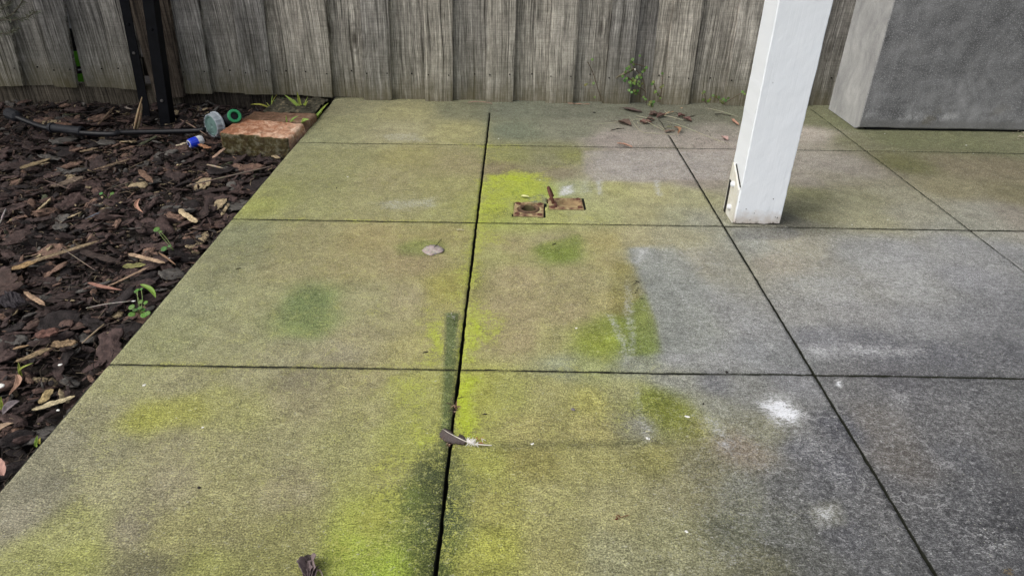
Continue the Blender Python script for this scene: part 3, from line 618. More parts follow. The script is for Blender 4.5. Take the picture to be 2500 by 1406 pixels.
B=[ # top-left, top-right, bottom-left, bottom-right, bottom y, front?
(-75,8,-20,56,211,1),(5,80,50,136,209,0),(78,152,133,187,213.5,1),(157,242,208,292,214,0),(240,318,290,352,219,1),
(408,483,447,517,229,1),(483,568,517,598,226,0),(567,642,597,666,231,1),(642,726,666,742,232,0),(724,795,741,811,236,1),
(793,879,810,890,238,0),(878,947,889,957,245,1),(947,1034,957,1039,245,0),(1033,1104,1038,1105,250,1),(1104,1192,1105,1186,249,0),(1191,1261,1185,1251,251,1),
(1261,1348,1251,1333,251,0),(1347,1416,1332,1398,255,1),(1416,1498,1398,1473,254,0),(1497,1565,1472,1537,256,1),(1565,1603,1537,1576,256,0),(1602,1648,1575,1616,256,0),
(1647,1718,1615,1681,257,1),(1718,1812,1681,1768,256,0),(1809,1884,1766,1836,258,1),(1884,1960,1836,1905,257,0),(1955,2030,1902,1970,258,1),(2026,2110,1968,2040,259,0),
(2105,2180,2036,2105,260,1)]
for b in B:
    if b[0]==1104: lab=None
    board(*b,label={78:'paling beside the open gap in the fence',1497:'paling with a torn sliver hanging off it'}.get(b[0]))
x=-1.42
for k in range(14):   # fence goes on to the left of the frame
    v,f=box((x,YF+.008+(k%2)*.014,.86),(.118,.015,1.68));mesh('paling',v,f,WOOD,fence,origin=(x,YF,.02));x-=.105
x=2.14
for k in range(18):  # and behind the pier
    v,f=box((x,YF+.008+(k%2)*.014,.86),(.118,.015,1.68));mesh('paling',v,f,WOOD,fence,origin=(x,YF,.02));x+=.105
# old timber cover post behind the steel
board(309,408,379,447,239,True,DWOOD,'fence_post',.05,1.605,nails=False)
# plinth boards under the palings, and rails behind
v,f=box((-1.92,1.668,-.035),(2.66,.022,.150));mesh('plinth_board',v,f,mat_wood('greyed_plinth',((.035,.03,.024),(.085,.074,.058),(.14,.125,.10)),False),fence,origin=(-1.4,1.66,-.04))
v,f=box((-.30,1.685,-.06),(.58,.022,.150));mesh('plinth_board',v,f,SHADEWOOD,fence,origin=(-.3,1.68,-.06))
for z in (.10,.9,1.5): v,f=box((-2.3,1.70,z),(2.62,.035,.07));mesh('rail',v,f,DWOOD,fence,origin=(-2.2,1.7,z))
for z in (.10,.9,1.5): v,f=box((1.42,1.70,z),(4.3,.035,.07));mesh('rail',v,f,DWOOD,fence,origin=(1,1.7,z))
# torn sliver on a paling
sp_=[G(1503,191,Y=1.622),G(1525,180,Y=1.612),G(1549,168,Y=1.598)]
v,f=tube(sp_,[.002,.0062,.0045],6,jit=.3);mesh('sliver',v,f,WOOD,fence,origin=tuple(sp_[1]))
v,f=tube([sp_[2],sp_[2]+Vector((.004,-.003,-.006))],[.004,.002],6);mesh('sliver',v,f,simple('pale_glint_tip',(.5,.48,.42)),fence,origin=tuple(sp_[2]))  # pale tip puts the white glint on the sliver in as colour

# ---------------------------------------------------------------- steel uprights
def angle_bar(name,foot,top,w,t,label,bolts,fold=1):
    foot,top=Vector(foot),Vector(top);e=empty(name,tuple(foot),label,'steel bar','black steel bars at the old fence post')
    d=(top-foot).normalized();u=Vector((1,0,0));u=(u-d*u.dot(d)).normalized();w_=d.cross(u)*-1
    if w_.y<0: w_=-w_
    def prism(a,b,dd,s,ty):
        P=[]
        for q in (a,b):
            for cu,cw in ((0,0),(s[0],0),(s[0],s[1]),(0,s[1])): P.append(q+u*(ty[0]+cu)+w_*(ty[1]+cw))
        return P,[(0,3,2,1),(4,5,6,7),(0,1,5,4),(1,2,6,5),(2,3,7,6),(3,0,4,7)]
    v,f=prism(foot,top,0,(w,t),(0,0));mesh('flange',v,f,STEEL,e)
    v,f=prism(foot,top,0,(t,w),((w-t*1.02) if fold>0 else t*.02,t*1.01));mesh('flange',v,f,STEEL,e)
    for s in bolts:
        p=foot+(top-foot)*s+u*w*.5;v,f=lathe(p-w_*.004,w_,[(0,.0001),(0,.0035),(.0015,.0052),(.005,.0055)],10);mesh('bolt',v,f,BOLT if s==bolts[0] else STEEL,e)
    return e
f1=G(404,304,-.045);t1=G(349,0,Y=1.455)
angle_bar('steel_angle_bar',(f1.x,1.40,-.06),(f1.x+(t1.x-f1.x)*1.75,1.47,.62),.036,.005,'upright black steel angle bar with bolt heads in front of the old timber post',[.16,.5,.72])
f2=G(368,285,-.04);t2=G(283,2,Y=1.47)
angle_bar('steel_angle_bar',(f2.x-.002,1.455,-.06),(t2.x,1.49,t2.z),.031,.005,'black steel angle bar leaning left with its cut top end showing',[.6,.82],-1)

# ---------------------------------------------------------------- white post
po=empty('verandah_post',(1.285,.63,0),'white painted square timber post standing on the patio','post')
def shaft():
    x0,x1,y0,y1=1.229,1.342,.585,.672;H=2.5;V=[];F=[];c=.0022
    ring=[(x0,y0+c),(x0+c,y0)]+[(x0+(x1-x0)*t,y0) for t in np.linspace(.08,.92,14)]+[(x1-c,y0),(x1,y0+c),(x1,y1-c),(x1-c,y1),(x0+c,y1),(x0,y1-c)]
    zs=[.004,.008,.014,.022]+list(np.linspace(.03,.60,60))+list(np.linspace(.65,H,30));m=len(ring)
    for z in zs:
        for k,(x,y) in enumerate(ring):
            j=.0010*mn.noise(Vector((x*30,y*30,z*16)))+.0005*mn.noise(Vector((x*90+5,y*90,z*70)))
            b=0
            if z<.02: b=.0025*mn.noise(Vector((x*160,y*90,z*80)))
            if x>x1-.01 and abs(z-.17)<.14: j-=.0022*max(0,mn.noise(Vector((3,7,z*26))))
            V.append((x+(j if x>1.28 else -j),y-j*.6,z+b*.8))
    for i in range(len(zs)-1):
        for k in range(m): F.append((i*m+k,i*m+(k+1)%m,(i+1)*m+(k+1)%m,(i+1)*m+k))
    F.append(tuple(range(m))[::-1]);F.append(tuple((len(zs)-1)*m+k for k in range(m)));return V,F
v,f=shaft();mesh('shaft',v,f,PAINT,po)
# painted-over metal strap let into the left face
xl=1.229
def strap():
    # plate on the left face with a slanted top
    t=.0035;P=[(.5905,.002),(.662,.002),(.660,.132),(.5915,.088)]
    V=[(xl-t,y,z) for y,z in P]+[(xl+.002,y,z) for y,z in P];return V,[(3,2,1,0),(4,5,6,7),(0,1,5,4),(1,2,6,5),(2,3,7,6),(3,0,4,7)]
v,f=strap();st=mesh('strap',v,f,CREAM,po)
for (y,z) in ((.628,.088),(.622,.030)):
    v,f=lathe((xl-.0115,y,z),(1,0,0),[(0,.0001),(.0,.003),(.002,.0065),(.006,.0072),(.009,.0072)],9,lambda i,k:random.uniform(-.001,.001));mesh('screw',v,f,PAINT,st)
v,f=join(box((xl-.0042,.655,.045),(.0022,.012,.085)));mesh('rot_strip',v,f,simple('black_rot',(.02,.018,.014),.9,.8,160,.8),po)
v,f=box((xl-.0028,.612,.1165),(.0024,.058,.0018));V2=[]
for p in v: V2.append((p[0],p[1],p[2]+(p[1]-.612)*.62))
mesh('strap_gap_shade',V2,f,simple('painted_gap_shade',(.03,.027,.024),.9),po)  # solid dark strip, painted shade for the gap over the strap
v,f=tube([(xl-.001,.666,.008),(xl-.002,.664,.13)],[.0038,.0022],6,jit=.2);mesh('paint_ridge',v,f,CREAM,po)

# ---------------------------------------------------------------- rendered pier
def pier():
    x0,x1,y0,y1,z0,z1=1.867,3.6,1.352,1.60,.0085,1.5;V=[];F=[];c=.003
    xs=[x0,x0+c]+list(np.linspace(x0+.03,2.8,60))+[3.2,x1];zs=[z0,z0+.004]+list(np.linspace(.02,.6,44))+[.9,z1]
    fr=[[None]*len(zs) for _ in xs]
    for i,x in enumerate(xs):
        for j,z in enumerate(zs):
            b=.0016*mn.noise(Vector((x*9,z*9,1)))+.0007*mn.noise(Vector((x*50,z*50,2)))
            y=y0+(c if i==0 else 0)+b+(.0025 if j==0 else 0);xx=x+(.0014*mn.noise(Vector((4,2,z*25))) if i<2 else 0)
            zz=z+(.0035*max(0,mn.noise(Vector((x*7,5,5))))*2 if j==0 and i>1 else 0)
            fr[i][j]=len(V);V.append((xx,y,zz))
    for i in range(len(xs)-1):
        for j in range(len(zs)-1): F.append((fr[i][j],fr[i+1][j],fr[i+1][j+1],fr[i][j+1]))
    ys=list(np.linspace(y0+.02,y1,14));prev=[fr[0][j] for j in range(len(zs))];first=prev
    for y in ys:
        cur=[]
        for j,z in enumerate(zs):
            cur.append(len(V));V.append((x0+.0012*mn.noise(Vector((y*14,z*14,8)))+.0005*mn.noise(Vector((y*60,z*60,8)))-.0004,y,max(z-.0065,.0015) if j<2 else z))
        for j in range(len(zs)-1): F.append((prev[j],prev[j+1],cur[j+1],cur[j]))
        prev=cur
    a=len(V);V+=[(x1,y1,z0),(x1,y1,z1)];F.append((fr[-1][0],a,a+1,fr[-1][-1]));F.append((prev[0],prev[-1],a+1,a));F.append((fr[0][-1],fr[-1][-1],a+1,prev[-1]));F.append((fr[0][0],prev[0],a,fr[-1][0]))
    return V,F
pr=empty('rendered_pier',(2.6,1.47,0),'grey rendered masonry block with a paler left side standing at the fence','pier')
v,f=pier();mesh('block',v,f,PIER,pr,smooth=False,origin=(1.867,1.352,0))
v,f=box((2.75,1.48,.002),(1.70,.235,.02));mesh('gap_shade_base',v,f,simple('gap_shade_black',(.012,.012,.011),.95),pr)  # recessed box, coloured black for the shade in the gap under the block

# ---------------------------------------------------------------- neighbour's thing seen through the gap
gp=G(193,190,Y=1.84);cn=empty('plastic_drum',(gp.x,1.86,-.1),'bright green plastic drum with black and white bands behind the gap in the fence','drum')
def ring_(z0,z1,r): return lathe((gp.x,1.86,z0),(0,0,1),[(0,.001),(0,r),(z1-z0,r),(z1-z0,.001)],28)
for nm,z0,z1,r,mt in (('body',-.10,.045,.086,LIME),('band',.045,.056,.088,BLK),('band',.056,.062,.0875,WHT),('band',.062,.072,.088,BLK),('body',.072,.128,.086,LIME),('lid',.128,.21,.082,BLK),('wrapper',.21,.33,.070,simple('crumpled_white_plastic',(.5,.5,.5),.5,.6,60,.9)),('wrapper',.33,.42,.05,simple('dark_red_wrap',(.12,.03,.02)))):
    v,f=ring_(z0,z1,r);mesh(nm,v,f,mt,cn,smooth=False)

# ---------------------------------------------------------------- bricks
def brick(c,s,rot,mat,label,name='brick',seed=0,drop=.0):
    bm=bmesh.new();bmesh.ops.create_cube(bm,size=1);bmesh.ops.subdivide_edges(bm,edges=bm.edges[:],cuts=22,use_grid_fill=True)
    for v in bm.verts:
        p=v.co.copy();q=Vector((p.x*s[0],p.y*s[1],p.z*s[2]))
        h=Vector((s[0]/2,s[1]/2,s[2]/2));r=.008;inn=Vector([max(-h[i]+r,min(h[i]-r,q[i])) for i in range(3)])
        d=q-inn
        if d.length>1e-6: q=inn+d.normalized()*r*(1 if d.length>r*.9 else d.length/r)
        n=mn.noise_vector(q*38+Vector((seed,0,0)))*.0036+mn.noise_vector(q*120+Vector((seed,5,0)))*.0022
        v.co=q+n
        if drop: v.co.z-=drop*max(0,(v.co.y)/s[1]+.3)
    me=bpy.data.meshes.new(name);bm.to_mesh(me);bm.free();me.materials.append(mat)
    me.polygons.foreach_set('use_smooth',[True]*len(me.polygons))
    o=bpy.data.objects.new(name,me);o.location=c;o.rotation_euler=rot;link(o);return tag(o,label,'brick','bricks wedged against the slab edge')
brick((-.122,1.203,-.012),(.232,.128,.076),(math.radians(4),math.radians(1),math.radians(-8.5)),BRICK,'salmon pink clay brick with mossy front face wedged against the slab edge',seed=3)
brick((-.108,1.338,-.010),(.225,.105,.066),(math.radians(-3),0,math.radians(-4)),BRICK2,'dull brown brick lying behind the salmon pink brick',seed=9)
# earth heaped behind the bricks
gx=np.linspace(-.24,-.002,40);gy=np.linspace(1.385,1.655,44);Xm,Ym=np.meshgrid(gx,gy,indexing='ij')
Zm=-.045+.066*np.clip((Xm+.24)/.06,0,1)*np.clip((1.665-Ym)/.10,0,1)**.6+.012*fbm(Xm,Ym,25,4,3.)+.006*fbm(Xm,Ym,90,2,9.)
Vm=np.stack([Xm.ravel(),Ym.ravel(),Zm.ravel()],1);Fm=[(i*44+j,(i+1)*44+j,(i+1)*44+j+1,i*44+j+1) for i in range(39) for j in range(43)]
kk=N('earth_and_mortar',.95,.1);nn=kk.noise(60,6,.7);kk.color(kk.ramp(nn,[(.35,(.02,.018,.012)),(.55,(.075,.07,.05)),(.72,(.26,.21,.13))]));kk.bump(nn,1.,.005)
tag(mesh('earth_mound',Vm,Fm,kk.m,smooth=True,origin=(-.12,1.52,-.04)),'heap of grey earth and crumbled mortar behind the bricks','earth',kind='stuff')
# ---------------------------------------------------------------- flush ring plates
def plate_thing(P,label,name='ring_plate',cup=(.5,.5,.36,.34),mt=None):
    c,w,h,a=rect_of(P);ca,sa=math.cos(a),math.sin(a)
    L=lambda u,v,z:(c.x+u*ca-v*sa,c.y+u*sa+v*ca,z)
    e=empty(name,(c.x,c.y,0),label,'ring plate','rusty flush ring plates let into the patio')
    n=56;V=[];F=[];m=n+1
    cu,cv,ru,rv=(cup[0]-.5)*w,(cup[1]-.5)*h,cup[2]*w,cup[3]*h
    for i in range(m):
        for j in range(m):
            u=(i/n-.5)*w;v=(j/n-.5)*h;r=math.hypot((u-cu)/ru,(v-cv)/rv)
            z=.0022-.0095*max(0,min(1,(1.02-r)/.22))**.8+.0006*mn.noise(Vector((u*190,v*190,c.x*9)))
            z+=.0010*math.exp(-((r-1.10)/.07)**2)
            if i in(0,n) or j in(0,n): z-=.0012
            V.append(L(u,v,z))
    F=[(i*m+j,(i+1)*m+j,(i+1)*m+j+1,i*m+j+1) for i in range(n) for j in range(n)]
    b=[(i*m) for i in range(m)]+[n*m+j for j in range(1,m)]+[i*m+n for i in range(n-1,-1,-1)]+[j for j in range(n-1,0,-1)]
    nb=len(V);V+=[(V[k][0],V[k][1],-.010) for k in b];q=len(b)
    F+=[(b[k],nb+k,nb+(k+1)%q,b[(k+1)%q]) for k in range(q)]
    mesh('plate',V,F,mt or RUST,e,smooth=False)
    for su in(-1,1):
        for sv in(-1,1):
            p=L(su*(w/2-.0095),sv*(h/2-.0095),.0018);v,f=lathe(p,(0,0,1),[(0,.0070),(.0020,.0066),(.0028,.0048),(.0010,.0040),(.0010,.0001)],14)
            sc=mesh('screw',v,f,RUSTD,e)
    return e,c,w,h,L
e,c,w,h,L=plate_thing(PLA,'small rusty square ring plate with its broken ring lying flat in the cup')
R0=.0225;pts=[L(R0*math.cos(t),R0*.93*math.sin(t)-.001,.0015) for t in np.linspace(math.radians(128),math.radians(412),40)]
v,f=tube(pts,[.0044]*40,8,jit=.07);mesh('ring',v,f,RINGM,e,smooth=True)
v,f=tube([L(-.013,h*.36,.0028),L(0,h*.385,.0038),L(.013,h*.36,.0028)],.0042,8);mesh('hinge_bar',v,f,RUST,e,smooth=True)
e,c,w,h,L=plate_thing(PLB,'rusty ring plate with its ring standing upright on edge',cup=(.60,.5,.36,.36),mt=RUSTT)
b0=G(1356,501);b1=G(1338,458,Y=b0.y+.002)
ax_=(b1-b0);Hh=ax_.length;dd=ax_.normalized();side=Vector((dd.x*.0,1,0));pts=[]
for t in np.linspace(-.10,1.10,30)*math.pi:
    pts.append(b0+dd*(Hh*.46+Hh*.50*math.sin(t))+side*(.020*math.cos(t)))
v,f=tube(pts,.0042,8,jit=.06);mesh('ring',v,f,RUSTD,e,smooth=True)
v,f=tube([b0+Vector((0,-.021,-.001)),b0+Vector((0,.021,-.001))],.0048,8);mesh('hinge_bar',v,f,RUSTD,e,smooth=True)

# ---------------------------------------------------------------- leaves, twigs, straws
def ribbon_leaf(name,a,b,width,label,cat,col,group=None,bend=0.,curl=.3,lift=.002,shape=1.,parent=None,up=None,arch=0.,stem=0.,n=18,wn=5,rag=.0,z0=0.,tip=None,rip=.0012):
    """leaf blade from point a to point b: lance or oval outline, folded along its midrib"""
    a,b=Vector(a),Vector(b);d=b-a;Ln=d.length;d.normalize();up=Vector(up or (0,0,1));s=d.cross(up).normalized();up=s.cross(d).normalized()
    V=[];F=[];C=[];sd_=random.uniform(0,99)
    for i in range(n+1):
        t=i/n;prof=(math.sin(math.pi*min(1,max(0,t))**shape)**.75 if 0<t<1 else .0)+.03
        cen=a+d*(Ln*t)+s*(bend*Ln*math.sin(math.pi*t))+up*(lift+arch*Ln*math.sin(math.pi*t))
        for j in range(-wn,wn+1):
            q=j/wn;ww=width*.5*prof*(1+rag*mn.noise(Vector((t*9,j*.0+(5 if j>0 else 0),sd_))))
            p=cen+s*(ww*q)+up*(curl*width*abs(q)**1.6*prof+rip*abs(.3+mn.noise(Vector((t*5,q*2.2,sd_)))))
            V.append(p);C.append([x*(1.18 if j==0 else 1+.18*mn.noise(Vector((t*14,q*9,sd_)))) for x in col])
    m=2*wn+1
    for i in range(n):
        for j in range(m-1): k=i*m+j;F.append((k,k+1,k+m+1,k+m))
    if stem>0:
        k=len(V);v,f=tube([a+up*(lift),a-d*stem*.5+up*(lift+.001),a-d*stem+s*stem*.2+up*(.0008)],[.0007,.0005,.0005],5)
        V+=v;F+=[tuple(x+k for x in g) for g in f];C+=[[x*.6 for x in col]]*len(v)
    me_o=mesh(name,V,F,BIT if col[1]<=col[0]*1.02 else GREEN,parent,smooth=True,cols=np.array(C),origin=None if parent is None else None)
    md=me_o.modifiers.new('thickness','SOLIDIFY');md.thickness=.0004;md.offset=0
    if parent is None: tag(me_o,label,cat,group)
    return me_o
def g2(x,y,z=.001): return G(x,y,z)
def rod(name,pts,r,label,cat,col,group=None,parent=None,n=6,taper=True,jit=.12):
    P=curve_pts(pts,max(6,4*len(pts)));k=len(P);rr=[r*(1-.55*abs(2*i/(k-1)-1)**2 if taper else 1) for i in range(k)]
    v,f=tube(P,rr,n,jit=jit);o=mesh(name,v,f,BIT if col[1]<=col[0]*1.02 else GREEN,parent,smooth=True,cols=np.array([[c*random.uniform(.85,1.15) for c in col] for _ in v]))
    if parent is None: tag(o,label,cat,group)
    return o
BR=(.115,.078,.062);PINK=(.42,.24,.17);TAN=(.36,.26,.15);GRYL=(.34,.29,.26);STRAW=(.42,.40,.28);DK=(.03,.025,.02)
DG='dead leaves and straws swept together by the fence'
L1=[ # a, b, width(m), bend, curl, label, col, shape, stem
((1509,300),(1541,309),.028,.0,.32,'brown curled oval leaf at the left end of the leaf litter',BR,.9,.028),
((1520,266),(1568,277),.018,.05,.3,'long dark brown leaf farthest left against the fence in the litter',(.085,.06,.052),.9,.012),
((1584,285),(1611,281),.022,.0,.45,'brown leaf in the middle of the litter beside the crossing straws',BR,.9,0),
((1603,290),(1618,280),.016,.1,.5,'small brown leaf tucked against the middle leaf of the litter',(.15,.09,.075),.9,0),
((1562,301),(1576,304),.016,.0,.5,'small reddish curled leaf left of the straw loop',(.19,.11,.09),.9,0),
((1574,303),(1592,301),.016,.1,.5,'reddish curled leaf right of the straw loop',(.17,.10,.08),.9,0),
((1576,293),(1598,296),.014,.0,.4,'brown leaf folded over the top of the straw loop',BR,.9,0),
((1655,287),(1672,286),.020,.0,.4,'dark reddish leaf at the right end of the litter with thin stalk',(.12,.065,.055),.9,.012),
((1668,292),(1688,299),.020,.1,.4,'dark reddish leaf lying forward of its twin at the right of the litter',(.13,.07,.06),.9,0),
((1646,314),(1655,331),.010,-.12,.5,'orange-brown hooked gum leaf in front of the litter',(.33,.19,.11),.8,0),
((1621,284),(1645,276),.005,.0,.3,'narrow orange strip of leaf across the litter',(.45,.28,.16),.9,0),
((1628,313),(1640,312),.006,.0,.3,'small olive green leaf fragment in front of the litter',(.26,.27,.13),.9,0),
((1622,325),(1648,322),.014,.0,.2,'flat brown leaf under the orange-brown hooked leaf',(.18,.13,.10),.9,0),
((1506,352),(1544,363),.008,.14,.6,'pinkish gum leaf lying alone on the cross joint',PINK,1.6,0),
((1788,293),(1804,308),.010,.1,.4,'pinkish leaf just left of the white post',PINK,.8,0),
((1745,282),(1784,286),.004,.22,.3,'dark bent sliver of leaf near the white post',DK,.9,0),
((1765,337),(1777,345),.014,.1,.5,'pink scrap of leaf on the pale concrete left of the white post',(.42,.28,.25),.9,.012),
((1490,322),(1524,317),.003,.05,.2,'thin dark sliver of bark left of the litter',DK,.9,0),
((1142,253),(1202,256),.004,.04,.2,'thin pink strip of bark by the foot of the fence above the first cut',(.30,.20,.15),.9,0),
((1386,255),(1440,257),.004,.04,.2,'thin pink strip of bark by the foot of the fence near the brown vine',(.32,.20,.14),.9,0),
]
for q in L1:
    ribbon_leaf('fallen_leaf' if 'strip' not in q[5] and 'sliver' not in q[5] else 'bark_strip',g2(*q[0]),g2(*q[1]),q[2]*(1.15 if q[2]>.009 else 1.),q[5],'leaf' if 'strip' not in q[5] and 'sliver' not in q[5] else 'bark strip',q[6],DG,q[3]+random.uniform(-.06,.06),q[4]*.9,.0022,q[7]*random.uniform(.75,1.2),stem=q[8],rag=.8,arch=random.uniform(0,.10),rip=.0042)
SW=[([(1450,304,1),(1530,296,3),(1565,291,6),(1590,303,8),(1624,321,1)],'long pale straw sweeping from far left into the litter'),
([(1536,284,2),(1564,320,1),(1602,326,1),(1660,329,1)],'pale kinked straw bent at a sharp angle in front of the litter'),
([(1552,282,5),(1582,289,6)],'short pale straw at the back left of the litter'),
([(1600,279,6),(1640,286,8),(1668,294,3)],'pale straw over the right hand dark reddish leaf'),
([(1608,305,2),(1624,318,1)],'short pale straw ending beside the olive leaf fragment'),
([(1570,304,1),(1556,300,5),(1566,294,8),(1590,302,6)],'pale straw curled into a loop over the reddish leaves'),
([(1622,295,3),(1670,310,2),(1724,332,1),(1788,356,1)],'long grey straw running right from the litter to the white post'),
([(1725,264,1),(1760,272,2),(1802,285,1)],'pale straw near the fence left of the white post'),
([(1622,271,9),(1631,279,7)],'tiny straw sticking up from the middle of the litter')]
for p,l in SW: rod('straw',[G(a,b,z*.001+.0012) for a,b,z in p],.0009,l,'straw',STRAW,DG)
for p,l in (([(1607,292,2),(1616,302,1),(1624,318,1)],'short black twig in the middle of the litter'),([(1684,285,2),(1697,283,1)],'short brown stalk at the right end of the litter'),([(1648,274,3),(1662,282,2)],'small dark twig behind the right end of the litter')):
    rod('twig',[G(a,b,z*.001+.001) for a,b,z in p],.0012,l,'twig',DK,DG)
# lone leaf on the second slab
def broad_leaf(P,mid,label,col,stemp,name='fallen_leaf'):
    c=G(*mid,.006);n=len(P);V=[c];C=[[q*1.05 for q in col]];F=[]
    rim=curve_pts([G(a,b,z) for a,b,z in P]+[G(*P[0])],48)
    for k,p in enumerate(rim):
        for t in (.33,.66,1.):
            q=c.lerp(p,t*(1+.05*math.sin(k*2.1) if t==1. else 1));q.z=max(.0008,c.z*(1-t)+p.z*t+.0014*math.sin(t*9+k*.35)*(t<1));V.append(q);C.append([x*random.uniform(.82,1.12) for x in col])
    m=len(rim)
    for k in range(m-1):
        a=1+k*3;b=1+(k+1)*3;F+=[(0,a,b),(a,a+1,b+1,b),(a+1,a+2,b+2,b+1)]
    k0=len(V);v,f=tube([G(*q) for q in stemp],[.0007]*len(stemp),5);V+=v;F+=[tuple(x+k0 for x in g) for g in f];C+=[DK]*len(v)
    o=mesh(name,V,F,BIT,smooth=True,cols=np.array(C));md=o.modifiers.new('thickness','SOLIDIFY');md.thickness=.0004
    return tag(o,label,'leaf')
broad_leaf([(1030,612,.001),(1040,602,.003),(1058,598,.005),(1075,602,.004),(1084,609,.002),(1079,616,.003),(1066,620,.001),(1052,624,.001),(1038,619,.001)],(1056,610),
 'pale grey dead leaf with dark stalk beside a mossy patch on the slab',(.36,.31,.28),[(1056,608,.004),(1066,598,.006),(1078,584,.002)])
# curled seed pod at the bottom edge
pod=empty('curled_pod',tuple(G(757,1392)),'curled dark dead flower husk with a bent stalk at the lower edge','husk')
for k,(a,b,w_,bd,cr_) in enumerate((((756,1368),(758,1425),.020,.04,.75),((745,1384),(752,1425),.014,-.06,.8),((770,1392),(768,1428),.012,.1,.6))):
    o=ribbon_leaf('petal',G(*a,.002),G(*b,.003),w_,'','',((.15,.115,.115) if k else (.19,.145,.14)),None,bd,cr_,.004,.7,parent=pod,rag=.5)
rod('stalk',[G(770,1392,.008),G(780,1391,.009),(G(786,1400,.006)),G(788,1412,.003)],.0013,'','',(.33,.27,.2),parent=pod)
v,f=lathe(G(752,1370,.004),(0,0,1),[(0,.001),(.002,.0052),(.006,.0056),(.007,.004),(.004,.002),(.004,.0002)],12);mesh('cup',v,f,simple('dark_husk',(.05,.038,.035),.7,.4,200,.5),pod)
# feather
ft=empty('feather',tuple(G(1140,1065)),'grey-brown feather with white downy base lying across the cut','feather')
rp=curve_pts([G(1081,1047,.004),G(1095,1056,.007),(G(1118,1068,.008)),G(1142,1079,.006),G(1165,1084,.004),G(1201,1087,.0015)],40)
v,f=tube(rp,[.0003+.0006*min(1,i/30) for i in range(len(rp))],6);mesh('quill',v,f,simple('horn_quill',(.62,.58,.50),.4),ft,smooth=True)
fm=N('feather_vane',.75,.2);fm.color(fm.mix(1.,fm.attr('tint'),fm.ramp(fm.noise(700,2),[(.3,.45),(.7,.95)]),'MULTIPLY'));fm=fm.m
def vane(side,wf,i0,i1,colf,name='vane',lift=.0):
    V=[];F=[];C=[];nq=6;cnt=0
    for i in range(i0,i1):
        p=rp[i];t=(rp[min(i+1,len(rp)-1)]-rp[i-1 if i else 0]).normalized();s=t.cross(Vector((0,0,1))).normalized()*side
        tt=(i-i0)/(i1-i0);ww=wf(tt)*(1+.22*random.uniform(-1,1))
        for q in range(nq+1):
            u=q/nq;pp=p+s*(ww*u)-t*(ww*.75*u*u)+Vector((0,0,-(p.z-.0012)*u**1.5+.0012*math.sin(u*3)+lift*u));V.append(pp);C.append(colf(tt,u))
    m=nq+1
    for i in range(i1-i0-1):
        for q in range(nq): a=i*m+q;F.append((a,a+1,a+m+1,a+m))
    o=mesh(name,V,F,fm,ft,smooth=True,cols=np.array(C));md=o.modifiers.new('thickness','SOLIDIFY');md.thickness=.0003
fc=lambda t,u:(.095+.05*u*t,.075+.04*u*t,.068+.04*u*t)
vane(1,lambda t:.0105*math.sin(math.pi*min(1,t*.86+.10))**.9,1,27,lambda t,u:(.13-.03*u,.105-.025*u,.095-.02*u))
vane(-1,lambda t:.0085*math.sin(math.pi*min(1,t*.8+.16))**.6,1,15,fc)
vane(-1,lambda t:.0125*max(0,math.sin(math.pi*t))**.6*(1 if t<.75 else .8),16,27,fc)
dv=[];df=[]
for k in range(46):
    p=rp[random.randint(26,35)];a=random.uniform(-2.4,2.4);l=random.uniform(.004,.011);q=p+Vector((math.cos(a)*l*.8,math.sin(a)*l,random.uniform(-.001,.004)))
    v,f=tube([p,(p+q)/2+Vector((0,0,.002)),q],[.0004,.00045,.0002],4);n0=len(dv);dv+=v;df+=[tuple(x+n0 for x in g) for g in f]
mesh('down',dv,df,simple('white_down',(.74,.71,.68),.9),ft)
# dirt caught in the cut near the feather
def crumbs(name,cx,cy,rx,ry,n,label,cat,cols,s=.0022,z=.0):
    V=[];F=[];C=[]
    for k in range(n):
        p=G(cx+random.gauss(0,rx),cy+random.gauss(0,ry));a=random.uniform(0,6.3);l=random.uniform(1,4.5)*s;d=Vector((math.cos(a),math.sin(a),random.uniform(-.2,.5)))*l
        v,f=tube([p+Vector((0,0,.0008+z)),p+d*.5+Vector((0,0,.001+z)),p+d+Vector((0,0,.0008+z))],[s*.12,s*random.uniform(.15,.35),s*.08],5);n0=len(V);V+=v;F+=[tuple(x+n0 for x in g) for g in f];c=random.choice(cols);C+=[c]*len(v)
    return tag(mesh(name,V,F,BIT,cols=np.array(C)),label,cat)
crumbs('dry_crumbs',1111,992,3,8,22,'small tuft of reddish dry fibres caught in the cut above the feather','debris',[(.25,.14,.09),(.4,.28,.18),(.06,.04,.03)],.0028)
crumbs('dry_crumbs',1098,1075,9,9,40,'reddish dry fibres tangled under the feather tip in the cut','debris',[(.22,.12,.08),(.38,.27,.2),(.06,.04,.03)],.0024)
crumbs('dry_crumbs',1170,1082,7,6,9,'flecks of white fluff and bark beside the feather quill','debris',[(.7,.66,.55),(.35,.14,.07)],.003)
crumbs('dry_crumbs',1585,1077,17,4,26,'line of pale crumbs on the faint crease of the front slab','debris',[(.5,.48,.38),(.36,.36,.25),(.08,.07,.05)],.0013)
crumbs('dry_crumbs',1104,772,4,4,9,'pale crumbs at the top end of the dark bar stain','debris',[(.5,.48,.42),(.3,.3,.26)],.0022)
crumbs('dry_crumbs',1560,690,9,14,7,'three black specks of dirt along the scrubbed edge','debris',[(.02,.018,.016)],.0034)
crumbs('dry_crumbs',1778,528,14,16,50,'dark damp dirt gathered between the post and the cut','debris',[(.04,.045,.015),(.09,.10,.03),(.2,.2,.08)],.0020)
crumbs('dry_crumbs',1850,553,35,2,34,'pale crumbs of rotten paint under the front of the post','debris',[(.45,.42,.34),(.2,.19,.14),(.03,.03,.02)],.0016)
